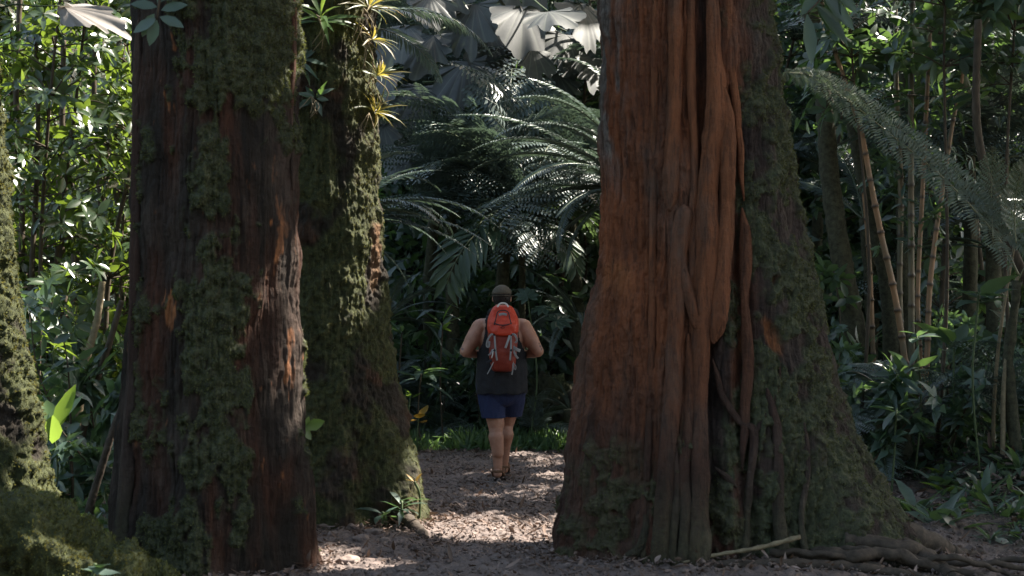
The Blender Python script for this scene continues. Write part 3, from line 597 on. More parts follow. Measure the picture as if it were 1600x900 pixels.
def put_frond(me, P0, P1, parent, roll=0., name='frond', inv=None):
    """frond from base P0 to tip P1"""
    if me.name not in CH: c = chordlen(me); CH[me.name] = (math.hypot(c[0], c[2]), math.atan2(c[2], c[0]))
    L0, a = CH[me.name]; v = Vector(P1) - Vector(P0); L = v.length; az = math.atan2(v.y, v.x); el = math.atan2(v.z, math.hypot(v.x, v.y))
    q = Quaternion((0, 0, 1), az) @ Quaternion((0, 1, 0), -el) @ Quaternion((1, 0, 0), roll) @ Quaternion((0, 1, 0), a)
    loc = Vector(P0) - (parent.location if parent else Vector())
    return use(name, me, parent, loc, q, L / L0)
def treefern(crown, tips, label, group=None, kinds='bi', extra=4, L=2.0, seed=0, cat='fern', trunk=True, tr=.07):
    """tree fern: trunk up to the crown point, fronds to the measured tips plus a few more all round"""
    r = np.random.default_rng(seed + 100); cx, cy_, cz = crown; z0 = gh(cx, cy_)
    root = tag(empty('tree_fern' if cz - z0 > .7 else 'fern', (cx, cy_, z0)), label, cat, group)
    if cz - z0 > .25:
        C = spline([(0, 0, -.15), (r.normal() * .06, r.normal() * .06, (cz - z0) * .5), (0, 0, cz - z0)], 16); V, fs = tube(C, np.linspace(tr * 1.3, tr, 16), 10)
        V += r.normal(size=V.shape) * .008; mk('trunk', V, fs, M['stem_mossy'], root, True)
    K = LIB[kinds]
    for i, t in enumerate(tips): put_frond(K[i % len(K)], (cx, cy_, cz - .02), t, root, r.normal() * .12)
    for i in range(extra):
        az = r.uniform(0, 6.28) + i * 2.4; l = L * r.uniform(.7, 1.1); el = r.uniform(-.25, .75)
        put_frond(K[i % len(K)], (cx, cy_, cz - .02), (cx + l * math.cos(az) * math.cos(el), cy_ + l * math.sin(az) * math.cos(el), cz + l * math.sin(el)), root, r.normal() * .2)
    return root
# ---- the ferns behind the hiker
T1 = at(790, 335, 18.3); T4 = at(990, 300, 17.4); T3 = at(520, 350, 16.2); T5 = at(530, 40, 15.2)
treefern(T1, [at(598, 148, 17.6), at(668, 205, 17.0), at(700, 100, 18.6), at(800, 105, 18.9), at(885, 165, 18.2), at(650, 285, 17.2), at(760, 420, 17.2), at(850, 420, 17.3)], 'tall tree fern arching over the path straight above the hiker', extra=2, L=2.0, seed=1)
treefern(at(705, 345, 18.8), [at(612, 230, 17.8), at(640, 175, 18.6), at(720, 190, 17.9), at(790, 235, 17.8), at(620, 330, 17.5), at(745, 300, 17.4), at(680, 250, 17.7), at(800, 330, 17.9)], 'feathery tree fern filling the gap between the bromeliads and the tallest fern', extra=2, L=1.6, seed=7)
treefern(at(880, 265, 18.9), [at(800, 190, 18.0), at(845, 140, 18.3), at(920, 170, 18.2), at(815, 290, 17.8), at(905, 330, 17.6), at(870, 350, 17.8), at(935, 280, 17.9)], 'feathery tree fern below the glaring white leaf', extra=2, L=1.6, seed=8)
treefern(T4, [at(790, 118, 17.2), at(755, 325, 16.6), at(772, 215, 16.8), at(812, 350, 16.9), at(868, 340, 16.4), at(872, 395, 16.6), at(885, 425, 16.9), at(850, 270, 16.3), at(870, 90, 18.0), at(730, 270, 17.4), at(700, 180, 17.5), at(780, 160, 16.9), at(800, 300, 16.2), at(765, 345, 17.1), at(830, 200, 17.0), at(735, 235, 17.0), at(838, 420, 17.3)], 'tree fern leaning out from behind the orange-red trunk towards the hiker', kinds='comb', extra=7, L=1.6, seed=2)
treefern(T3, [at(785, 360, 16.0), at(770, 385, 15.7), at(655, 240, 16.0), at(700, 400, 16.4), at(640, 450, 16.5), at(690, 300, 16.9), at(720, 340, 16.2), at(745, 400, 15.9), at(700, 365, 15.8), at(650, 330, 16.1), at(680, 260, 16.7)], 'tree fern with drooping fronds reaching out right of the bromeliad tree', kinds='comb', extra=5, L=1.4, seed=3)
treefern(T5, [at(770, 88, 15.2), at(730, 55, 15.8), at(690, 130, 15.7), at(680, -20, 15.4)], 'tree fern with comb-like fronds level with the bromeliads', kinds='si', extra=3, L=1.4, seed=4, cat='fern')
treefern(at(600, 500, 17.6), [at(700, 455, 17.2), at(720, 500, 17.1), at(665, 430, 17.4), at(690, 540, 17.0), at(640, 440, 17.7)], 'shadowy low tree fern between the bromeliad tree and the hiker\'s head', kinds='comb', extra=5, L=1.2, seed=5)
treefern(at(905, 500, 17.9), [at(830, 510, 17.5), at(850, 470, 17.6), at(860, 560, 17.3), at(845, 440, 17.8)], 'shadowy low tree fern between the hiker\'s shoulder and the orange-red trunk', kinds='comb', extra=5, L=1.1, seed=6)
sp = tag(empty('palm', (.1, 18.6, 0)), 'broad-segmented palm with hanging split leaves beside the hiker\'s head', 'palm')
sp.location.z = gh(.1, 18.6)
c = at(815, 345, 18.0); C = spline([(.1, 18.6, gh(.1, 18.6) - .1), (.12, 18.3, 1.5), tuple(c)], 14); o = mk('trunk', C_[0] if False else tube(C - np.array(sp.location), .04, 8)[0], tube(C, .04, 8)[1], M['stem_mossy'], sp)
for i, (p, y) in enumerate([((695, 475), 17.2), ((735, 418), 17.4), ((900, 440), 17.6), ((940, 380), 18.2)]): put_frond(LIB['sp'][i % 2], c, at(*p, y), sp, .3 * (i % 3 - 1))
fp = tag(empty('palmate_plant', (at(825, 700, 17.0)[0], 17.0, 0)), 'single pale hand-shaped leaf on a thin stalk right of the hiker\'s cap', 'plant')
fc = at(824, 462, 17.0); b = np.array(fp.location); mk('stem', *tube(spline([b * 0 + (0, 0, -.05), (.1, .05, .8), fc - b], 14), .009, 6), M['stem_green'], fp)
use('leaf', LIB['palmate'][0], fp, fc - b, Quaternion((1, 0, 0), .8) @ Quaternion((0, 0, 1), 1.9), .32)
use('leaf', LIB['palmate'][0], fp, at(870, 500, 17.1) - b, Quaternion((1, 0, 0), .6) @ Quaternion((0, 0, 1), .4), .40)
use('leaf', LIB['palmate'][0], fp, at(850, 482, 17.0) - b, Quaternion((1, 0, 0), .4) @ Quaternion((0, 0, 1), 2.6), .33)
# ---- huge round leaves, top centre
bl = tag(empty('giant_leaved_tree', (.35, 20.2, gh(.35, 20.2))), 'tree with huge round grey leaves above the ferns, one leaf glaring white in the sun', 'tree'); B0 = np.array(bl.location)
main = spline([B0 + (0, 0, -.2), at(850, 420, 19.9), at(840, 260, 19.7), at(800, 100, 19.6), at(770, -80, 19.6)], 30); mk('trunk', *(lambda a: (a[0] - B0, a[1]))(tube(main, np.linspace(.09, .05, 30), 9)), M['stem_mossy'], bl)
pet = MB()
for i, (px, py, sz, dx, dy, tl, Yd) in enumerate([(745, 20, 150, -.2, -1, .85, 18.9), (815, 25, 135, .05, -1, .75, 18.3), (680, 70, 120, -.6, -1, .8, 18.6), (905, 20, 135, .4, -1, .8, 18.8), (855, 38, 120, .15, -.8, .28, 17.7), (730, 110, 135, -.3, -1, .9, 19.3), (640, 55, 110, -.8, -1, .8, 18.4), (870, 130, 95, .2, -1, 1., 19.3), (790, 150, 110, -.1, -1, .9, 19.5),
        (700, 275, 105, .1, -1, .9, 18.9), (640, 245, 95, -.6, -1, .8, 18.7), (820, -40, 140, 0, -1, .8, 18.9), (700, -20, 140, -.3, -1, .8, 19.0), (610, 130, 110, -.7, -1, .8, 19.2), (920, 105, 110, .6, -1, .9, 19.2), (660, 150, 120, -.4, -1, .9, 19.5), (760, 60, 120, 0, -1, .9, 19.5), (885, 70, 120, 0, -1, .8, 19.4), (830, 90, 90, .4, -1, .9, 18.6), (725, 150, 100, -.9, -1, .8, 19.2), (670, 10, 95, .3, -1, .8, 18.5), (600, 210, 90, -.3, -1, 1., 19.0), (750, 310, 90, .5, -1, .8, 18.9)]):
    py -= 22; s_ = sz * .74 * 19 / F; p = at(px, py, Yd); az = math.atan2(dy, dx); q = Quaternion((0, 0, 1), az) @ Quaternion((0, 1, 0), tl) @ Quaternion((1, 0, 0), random.uniform(-.25, .25))
    use('leaf', LIB['big'][i % 5], bl, p - B0, q, s_); j = int(np.clip(29 * (1 - (py + 80) / 500.) + 3, 2, 28)); m0 = main[j]
    pet.add(*tube(spline([m0, (m0 + p) / 2 + np.array([0, .1, .15]), p], 9) - B0, .012, 5))
pet.build('branches', M['stem_green'], bl)
# ---- fern on the right with the pale backlit frond
c = at(1590, 440, 12.9)
hf = treefern(c, [], 'fern with one long pale frond arching across towards the bamboo', extra=0, trunk=False, tr=.04)
for a_, b_, rl in ((at(1552, 372, 12.8), at(1553, 228, 12.7), .1), (at(1588, 380, 12.7), at(1612, 235, 12.4), .2), (c, at(1720, 330, 12.5), 0)): put_frond(LIB['hero'][0], a_, b_, hf, rl)
def arching():
    r = np.random.default_rng(55); fb = FB(); b = np.array(hf.location)
    C = spline([at(1592, 430, 12.9), at(1560, 372, 12.85), at(1480, 283, 12.75), at(1400, 216, 12.6), at(1320, 152, 12.5), at(1268, 118, 12.4), at(1225, 112, 12.35)], 90) - b
    fb.add(*tube(C, np.linspace(.011, .002, 90), 6), .3, 1.); U = np.array([0, -1., .2]); px = 12.6 / F
    for i, t in enumerate(np.linspace(14, 88, 18)):
        p = C[int(t)]; f = (t - 14) / 74; Lp = (118 * math.sin(math.pi * min(1, .40 + f * .56)) ** .7 + 10) * px * r.uniform(.93, 1.05)
        for side, k in ((1, 1.), (-1, .42)):
            u = np.linspace(0, 1, 12)[:, None]; d0 = np.array([.45, .15 * side, .75]) if side > 0 else np.array([-.2, -.2, -.6]); d1 = np.array([.75, .1, -.95]) if side > 0 else np.array([.5, -.1, -1.])
            d0 = d0 + r.normal(size=3) * .06; P = p + Lp * k * (d0 * (u - .62 * u ** 2) * .75 + d1 * .62 * u ** 1.7); fb.add(*strip(P, U, np.linspace(.004, .001, 12)), .3, 1.)
            n = int(21 * k) + 3; uu = np.linspace(.04, .98, n); B = np.stack([np.interp(uu, u[:, 0], P[:, q]) for q in range(3)], -1); T = norm(np.gradient(B, axis=0)); S = norm(np.cross(T, U))
            ll = Lp * .14 * np.sin(np.pi * (uu * .82 + .12)) ** .6 + .004
            for q in (-1, 1): fb.add(*leaves(B, q * S + T * .25 + r.normal(size=(n, 3)) * .06, np.tile(U, (n, 1)) + r.normal(size=(n, 3)) * .2, ll, Lp * k / n * .70, .15, lo=True, rnd=r.random(n)))
    fb.build('frond', M['fern_pale'], hf)
arching()
# ---- filler ferns
FG = 'tree ferns massed in the dim forest behind'
def scatter_ferns(n, xr, yr, zr, lab, group, seed, L=(1.5, 2.3), nf=(7, 11), kinds='bi'):
    r = np.random.default_rng(seed)
    for i in range(n):
        y = r.uniform(*yr); px = r.uniform(*xr); x = (px - 800) * y / F; z0 = gh(x, y); l = r.uniform(*L)
        treefern((x, y, z0 + r.uniform(*zr)), [], lab, group, kinds if r.random() < .6 else ('comb' if r.random() < .7 else 'si'), int(r.integers(*nf)), l, seed * 31 + i)
scatter_ferns(13, (570, 960), (18.8, 24.5), (.3, 3.2), 'dim tree fern massed on the slope behind the hiker', 'tree ferns massed on the slope behind the hiker', 41, nf=(9, 14))
scatter_ferns(14, (1230, 1640), (16.2, 23), (.5, 3.6), 'dark tree fern in the shade behind the bamboo', 'tree ferns in the shade behind the bamboo', 42)
scatter_ferns(5, (590, 900), (17.5, 18.6), (.1, .6), 'low fern in the bank of plants behind the hiker', 'low ferns in the bank behind the hiker', 43, (.6, 1.0))
scatter_ferns(6, (1290, 1640), (13.2, 16), (.1, .6), 'low fern under the bamboo right of the red trunk', 'low ferns under the bamboo', 44, (.7, 1.1))
scatter_ferns(3, (-60, 230), (17, 21), (.6, 2.6), 'shaded tree fern among the sunlit leafy trees', 'ferns among the sunlit leafy trees', 45)
# ---- understory trees and shrubs: a few kinds, copied
def kind(seed, mt, sm='stem', **kw):
    st, fb = understory(seed, **kw); return st.build('stem', M[sm], link=False), fb.build('foliage', M[mt], link=False)
K_high = [kind(230 + i, 'leaf_dark', H=5.6, L=.24, W=.09, nb=46, ros=7, z0=3.3, spread=1.1, along=3, stem_r=.022) for i in range(2)]
K_left = [kind(200 + i, 'leaf_glossy', H=h, L=.20, W=.078, nb=nb, ros=8, z0=.5, spread=1.15, along=4) for i, (h, nb) in enumerate([(5.6, 64), (5.0, 60), (4.3, 48), (6.2, 60)])]
K_right = [kind(220 + i, 'leaf_dark', H=h, L=.22, W=.085, nb=nb, ros=7, z0=.5, spread=1.1, along=3) for i, (h, nb) in enumerate([(5.2, 44), (4.2, 40), (6.0, 44)])]
K_shrub = [kind(240 + i, mt, H=h, L=l, W=w_, nb=14, ros=7, z0=.2, stem_r=.012, spread=.6, shape=sh, along=2) for i, (mt, h, l, w_, sh) in enumerate([('leaf_cool', 1.2, .20, .07, 'oval'), ('leaf_dark', .9, .24, .06, 'lance'), ('leaf_cool', .7, .16, .065, 'drop'), ('leaf_dark', 1.6, .18, .075, 'oval'), ('leaf_cool', 1.0, .26, .11, 'drop')])]
def herb_kind(seed, mt, n, L, W, op, dr, sh='lance'):
    r = np.random.default_rng(seed); fb = FB(); grow_rosette(fb, (0, 0, .0), (0, 0, 1), n, L, W, op, dr, sh, r, jit=.45); return fb.build('leaves', M[mt], link=False)
K_herb = [herb_kind(260, 'leaf_cool', 14, .50, .12, .75, .45), herb_kind(261, 'leaf_dark', 10, .42, .15, .8, .5, 'oval'), herb_kind(262, 'leaf_cool', 18, .32, .05, .7, .5), herb_kind(263, 'herb', 9, .26, .09, .9, .3, 'oval'), herb_kind(264, 'leaf_cool', 9, .62, .2, .6, .5, 'drop')]
def plant(x, y, K, name, label, cat, group=None, sc=1., z=None, rz=None):
    z = gh(x, y) if z is None else z; root = tag(empty(name, (x, y, z), random.uniform(0, 6.28) if rz is None else rz), label, cat, group)
    if isinstance(K, tuple): use('stem', K[0], root, sc=sc); use('foliage', K[1], root, sc=sc)
    else: use('leaves', K, root, sc=sc)
    return root
def scatter(n, xr, yr, kinds, name, label, cat, group, seed, sc=(.75, 1.2), keep=None):
    r = np.random.default_rng(seed); k = 0; pts = []
    while k < n:
        y = math.sqrt(r.uniform(yr[0] ** 2, yr[1] ** 2)); x = (r.uniform(*xr) - 800) * y / F
        if keep and not keep(x, y): continue
        if pts and min((x - a) ** 2 + (y - b) ** 2 for a, b in pts) < (.05 if n > 20 else .2): 
            if r.random() < .8: continue
        pts.append((x, y)); plant(x, y, kinds[int(r.integers(len(kinds)))], name, label, cat, group, r.uniform(*sc), rz=r.uniform(0, 6.28)); k += 1
scatter(15, (-60, 235), (13.5, 20.5), K_left, 'leafy_tree', 'slender tree with glossy sunlit leaves in the thicket beyond the yellow-mossed trunk', 'tree', 'glossy-leaved trees of the sunlit thicket', 51)
scatter(14, (1225, 1660), (16.5, 22.5), K_right, 'leafy_tree', 'slender dark-leaved tree in the gloom behind the bamboo stems', 'tree', 'dark-leaved trees behind the bamboo', 52)
scatter(7, (570, 960), (19.5, 24), K_right, 'leafy_tree', 'dark-leaved tree high on the slope behind the hiker', 'tree', 'dark-leaved trees on the slope behind the hiker', 53)
scatter(20, (1290, 1660), (12.6, 16.2), K_shrub, 'shrub', 'low dark green shrub on the bank below the bamboo', 'shrub', 'shrubs on the bank below the bamboo', 54, keep=lambda x, y: x > 2.6 and not 1378 < 800 + x * F / y < 1478)
scatter(12, (600, 900), (17.5, 18.8), K_shrub, 'shrub', 'leafy shrub crowding the end of the path behind the hiker', 'shrub', 'shrubs crowding the end of the path', 55, (.7, 1.1), keep=lambda x, y: not 828 < 800 + x * F / y < 905 or y > 18.4)
scatter(15, (-40, 215), (11.3, 16), K_shrub, 'shrub', 'low shrub under the sunlit thicket, left of the thick dark red trunk', 'shrub', 'shrubs under the sunlit thicket', 56, (.7, 1.2))
scatter(22, (600, 905), (17.2, 18.2), K_herb, 'broad_leaved_herb', 'broad-leaved herb growing where the path ends', 'plant', 'herbs growing where the path ends', 57, (.45, .9), keep=lambda x, y: not 822 < 800 + x * F / y < 905 or x > 5)
scatter(46, (1310, 1660), (10.0, 15), K_herb, 'broad_leaved_herb', 'broad-leaved herb on the shaded bank right of the red trunk', 'plant', 'herbs on the shaded bank right of the red trunk', 58, (.38, .75), keep=lambda x, y: x > 2.55 + max(0, 12.5 - y) * .30 and (y < 12.6 or not 1385 < 800 + x * F / y < 1465))
scatter(18, (-40, 220), (10.9, 14), K_herb, 'broad_leaved_herb', 'broad-leaved herb on the forest floor behind the mossy log', 'plant', 'herbs on the forest floor behind the mossy log', 59, (.5, 1.))
# ---- single plants that stand out
plant(at(1462, 0, 14.2)[0], 14.2, K_high[0], 'leafy_tree', 'thin tree whose leaves hang in front of the bamboo tops', 'tree')
plant(at(1585, 0, 14.0)[0], 14.0, K_high[1], 'leafy_tree', 'thin tree with a leafy top at the right border, above the pale fern', 'tree')
plant(at(1340, 0, 14.9)[0], 14.9, K_high[1], 'leafy_tree', 'thin tree with leaves high between the red trunk and the curved bamboo', 'tree', rz=2.)
def special(px, py, Y, mt, n, L, W, op, dr, label, sh='oval', name='leafy_plant', stem=True, ax=(0, 0, 1), seed=0, cat='plant', sm='stem_green', base=None):
    r = np.random.default_rng(seed + 700); p = at(px, py, Y); z0 = gh(p[0], Y) if base is None else base; root = tag(empty(name, (p[0], Y, z0)), label, cat); b = np.array(root.location)
    fb = FB(); grow_rosette(fb, p - b, ax, n, L, W, op, dr, sh, r); fb.build('leaves', M[mt], root)
    if stem: mk('stem', *tube(spline([(r.normal() * .05, r.normal() * .05, -.05), (p - b) * .5 + r.normal(size=3) * .03, p - b], 10), .009, 6), M[sm], root)
    return root
sp1 = special(82, 668, 11.4, 'herb', 5, .42, .15, .55, .12, 'plant with big upright pale green leaves glowing in the sun', seed=1)
special(118, 805, 10.8, 'herb', 11, .32, .10, 1.35, .25, 'plant with flat leaves bleached white by the sun, by the end of the mossy log', seed=2, sh='oval')
special(85, 535, 12.9, 'leaf_glossy', 13, .24, .08, 1.2, .3, 'shiny sunlit leaf cluster touching the edge of the yellow-mossed trunk', seed=3)
special(170, 700, 11.6, 'leaf_cool', 9, .30, .11, 1.25, .3, 'plant with wide dark leaves next to the thick trunk, under the leaning pole', seed=4)
special(1432, 522, 13.2, 'leaf_cool', 7, .24, .09, 1.15, .3, 'plant with a pale shining leaf in the middle of the dark bank', seed=5).location.z += 0
special(1400, 640, 12.7, 'leaf_cool', 9, .30, .11, 1.2, .3, 'plant with spreading light leaves low on the dark bank', seed=6)
special(1530, 455, 12.6, 'leaf_cool', 9, .38, .17, 1.2, .35, 'plant with large broad green leaves below the pale fern frond', sh='drop', seed=7)
special(1490, 540, 13.4, 'leaf_dark', 8, .40, .15, .7, .4, 'upright plant with strappy leaves right of the bamboo stems', seed=8)
special(692, 505, 17.2, 'herb', 9, .26, .10, .75, .35, 'sapling topped by a whorl of bright upright leaves left of the hiker\'s shoulder', seed=9, sm='stem')
special(658, 582, 16.9, 'leaf_cool', 12, .36, .12, 1.1, .45, 'sapling with a spread crown of drooping leaves left of the hiker\'s elbow', seed=10, sm='stem')
special(628, 520, 17.0, 'leaf_cool', 12, .20, .07, 1.0, .2, 'sprig of narrow pale leaves against the edge of the bromeliad tree', sh='lance', seed=11, sm='stem')
special(655, 648, 16.6, 'yellow', 4, .22, .12, 1.2, .2, 'plant with yellowed leaves left of the hiker\'s shorts', seed=12)
special(642, 615, 16.7, 'herb', 5, .18, .08, .9, .2, 'plant with two sunlit yellow-green leaves by the bromeliad tree', seed=13)
special(628, 782, 10.75, 'leaf_cool', 12, .22, .060, 1.05, .45, 'small plant with glossy grey-green leaves sprouting from the foot of the bromeliad tree', sh='lance', seed=14, base=gh(-.8, 10.75))
special(598, 800, 10.65, 'leaf_cool', 5, .16, .055, 1.2, .5, 'sprig with a single hanging leaf at the foot of the bromeliad tree', seed=15)
special(648, 752, 10.9, 'yellow', 4, .10, .025, .5, .2, 'small sprout with orange-red leaves on the foot of the bromeliad tree', seed=16, sh='lance', base=gh(-.7, 10.9))
special(150, 880, 7.45, 'leaf_cool', 4, .16, .09, 1.2, .3, 'small plant with a rounded blue-green leaf growing on the mossy log', seed=17, sh='drop', base=.18)
special(478, 668, 9.6, 'herb', 4, .13, .08, 1.1, .2, 'small sprig of rounded green leaves on the edge of the dark red trunk', seed=18, stem=False, ax=(1, -.4, .2))
special(45, 780, 8.8, 'leaf_cool', 7, .16, .06, 1.1, .3, 'small leafy plant at the foot of the yellow-mossed trunk', seed=19)
# bromeliads and air plants on tree B
def brom(px, py, Y, n, L, label, mt='brom', ax=(.7, -.3, .7), seed=0, W=.021):
    r = np.random.default_rng(seed + 800); p = at(px, py, Y); root = tag(empty('bromeliad', tuple(p)), label, 'bromeliad'); fb = FB()
    grow_rosette(fb, (0, 0, 0), ax, n, L, W, .75, .55, 'lance', r, jit=.7); fb.build('leaves', M[mt], root); rt = MB()
    for i in range(5): e = np.array([r.normal() * .05 - .03, -.03, -r.uniform(.12, .3)]); rt.add(*tube(spline([(-.03, 0, 0), e * .5 + (r.normal() * .03, -.03, 0), e], 7), .004, 4))
    rt.build('air_roots', M['stem_pale'], root); return root
brom(583, 176, 11.1, 26, .24, 'lowest and fullest of the golden bromeliads on the mossy tree\'s edge', seed=1)
brom(588, 118, 11.1, 20, .20, 'golden bromeliad second from the bottom on the mossy tree\'s edge', seed=2)
brom(580, 62, 11.05, 18, .21, 'golden bromeliad second from the top on the mossy tree\'s edge', seed=3)
brom(575, 12, 11.0, 20, .28, 'topmost golden bromeliad on the mossy tree\'s edge, cut by the top of the picture', seed=4)
brom(500, 22, 10.85, 16, .26, 'green bromeliad on the shaded front of the mossy tree with pale hanging roots', 'herb', (.1, -.8, .7), 5, .04)
brom(470, 92, 10.9, 9, .22, 'dark green strap-leaved plant tucked between the two mossy trunks', 'leaf_dark', (.3, -.7, .5), 6, .045)
brom(492, 150, 10.85, 7, .14, 'tiny round-leaved plant clinging to the shaded front of the mossy tree', 'leaf_dark', (.1, -.9, .3), 7, .05)
# ---- bamboo, poles and dark stems
def pole(pts, w, label, cat, name, mt, Y, nodes=0, group=None, Yb=None, k=10, leafy=0, seed=0, base=None):
    P = np.array([at(px, py, Y) for px, py in pts]); z0 = gh(P[-1][0], Y)
    if P[-1][2] > z0: P = np.vstack([P, [P[-1][0] + (P[-1][0] - P[-2][0]) * .1, Y, z0 - .1]])
    w = [v * (.72 if nodes else 1) for v in w]; n = 120; C = spline(P, n); root = tag(empty(name, (C[-1][0], Y, z0)), label, cat, group); b = np.array(root.location)
    rr = np.interp(np.linspace(0, 1, n), np.linspace(0, 1, len(w)), w) * Y / F / 2
    if nodes:
        s = np.concatenate([[0], np.cumsum(np.linalg.norm(np.diff(C, axis=0), axis=1))]); ph = (s / nodes) % 1; C = C + 0; rr = rr * (1 + .16 * np.exp(-(np.minimum(ph, 1 - ph) / .05) ** 2))
        n2 = 420; t = np.linspace(0, n - 1, n2); C = np.stack([np.interp(t, np.arange(n), C[:, i]) for i in range(3)], -1); s = np.interp(t, np.arange(n), s); ph = (s / nodes) % 1; dd = np.minimum(ph, 1 - ph)
        rr = np.interp(t, np.arange(n), rr) * (1 + .0 * dd); rr = rr * (1 + .22 * np.exp(-(dd / .045) ** 2)); ring = np.exp(-(dd / .07) ** 2)
        V, fs = tube(C - b, rr, k); mk('culm', V, fs, M[mt], root, True, {'ring': np.concatenate([np.repeat(ring, k), [0, 0]])})
    else:
        V, fs = tube(C - b, rr, k); V += np.random.default_rng(seed).normal(size=V.shape) * rr.mean() * .05; mk('stem', V, fs, M[mt], root, True, {'moss': .5 + .5 * noise(V[:, 0] * 3, V[:, 1] * 3, V[:, 2] * 3), 'red': V[:, 0] * 0, 'bare': V[:, 0] * 0})
    if leafy:
        r = np.random.default_rng(seed + 5); fb = FB()
        for i in range(leafy): p = C[int(r.integers(0, len(C) // 2))] - b; grow_rosette(fb, p + r.normal(size=3) * .15, rdir(1)[0] + [0, 0, .5], 6, .2, .05, 1.2, .4, 'lance', r)
        fb.build('leaves', M['leaf_dark'], root)
    return root
def bambmat(name, a, b_):
    m, nt, bs = mat(name); n = ntex(nt, 3, 4, .6, (1, 1, .5)); n2 = ntex(nt, 60, 4, .7, (1, 1, .2)); c = ramp(nt, n, [(.35, a), (.62, b_)]); c = mixc(nt, math_(nt, 'MULTIPLY', n2, .4), c, (.05, .03, .02, 1))
    c = mixc(nt, attr(nt, 'ring'), c, (.04, .025, .015, 1)); nt.links.new(c, bs.inputs['Base Color']); bs.inputs['Roughness'].default_value = .5; bump(nt, bs, n2, .003); return m
M['bamboo'] = bambmat('orange_bamboo', (.15, .115, .065), (.36, .18, .08)); M['bamboo_g'] = bambmat('green_bamboo', (.055, .07, .04), (.17, .12, .06))
BG = None
pole([(1275, -40), (1300, 60), (1322, 130), (1345, 200), (1362, 290), (1378, 370), (1398, 460), (1412, 550), (1422, 640)], [8, 11, 13, 14, 16], 'curved orange bamboo stem bending up behind the red trunk', 'bamboo', 'bamboo', 'bamboo', 15.0, .26, leafy=10)
pole([(1510, 60), (1505, 120), (1490, 190), (1476, 280), (1462, 370), (1452, 460), (1448, 560), (1440, 650)], [6, 9, 11, 13, 13], 'pale orange bamboo stem leaning over to the right, bare at its tip', 'bamboo', 'bamboo', 'bamboo', 15.0, .27, leafy=16, seed=2)
pole([(1428, -40), (1425, 100), (1424, 300), (1424, 470), (1424, 650)], [11, 13, 14, 15, 16], 'straight bamboo stem, green above and orange below, between the curved and leaning stems', 'bamboo', 'bamboo', 'bamboo_g', 15.3, .3, leafy=18, seed=6)
pole([(1460, -40), (1452, 100), (1442, 300), (1434, 460), (1437, 560), (1438, 650)], [9, 10, 10, 12, 12], 'thin bamboo stem close against the leaning one', 'bamboo', 'bamboo', 'bamboo', 15.5, .25, leafy=16, seed=3)
pole([(1400, -40), (1402, 150), (1408, 300), (1406, 470), (1418, 650)], [9, 12, 13, 12, 12], 'dark green bamboo stem behind the curved orange one', 'bamboo', 'bamboo', 'bamboo_g', 15.9, .3, leafy=20, seed=4)
pole([(1350, 300), (1358, 400), (1362, 500), (1366, 640)], [8, 11, 12, 13], 'short brown bamboo stem left of the others', 'bamboo', 'bamboo', 'bamboo', 15.9, .28)
pole([(1255, -40), (1278, 60), (1288, 150), (1296, 260), (1308, 360), (1326, 470), (1342, 560), (1352, 660)], [26, 28, 30, 34, 40, 46], 'dark mossy forked tree stem between the red trunk and the bamboo', 'tree', 'slim_tree', 'stem_mossy', 16.0, seed=3)
pole([(1330, 180), (1352, 290), (1372, 380), (1388, 460), (1395, 640)], [20, 22, 26, 30], 'dark slim trunk directly behind the bamboo', 'tree', 'slim_tree', 'stem_mossy', 16.4, seed=4)
pole([(1412, -40), (1416, 150), (1412, 300), (1420, 500), (1424, 650)], [20, 24, 26, 30], 'dark upright trunk in the gloom above the bamboo', 'tree', 'slim_tree', 'stem_mossy', 17.8, seed=5)
pole([(1530, 30), (1528, 200), (1560, 330), (1600, 430), (1640, 520)], [12, 14, 16, 18], 'thin dark stem slanting down right past the pale fern', 'sapling', 'sapling', 'stem', 13.4, seed=6)
pole([(1590, 430), (1578, 520), (1568, 600), (1566, 690)], [6, 7, 8, 8], 'thin pale sapling stem at the right border', 'sapling', 'sapling', 'stem_pale', 12.9, seed=7)
pole([(1586, 380), (1575, 440), (1560, 540), (1552, 640)], [4, 5, 6, 6], 'thinnest pale sapling stem beside the one at the right border', 'sapling', 'sapling', 'stem_pale', 13.1, seed=8)
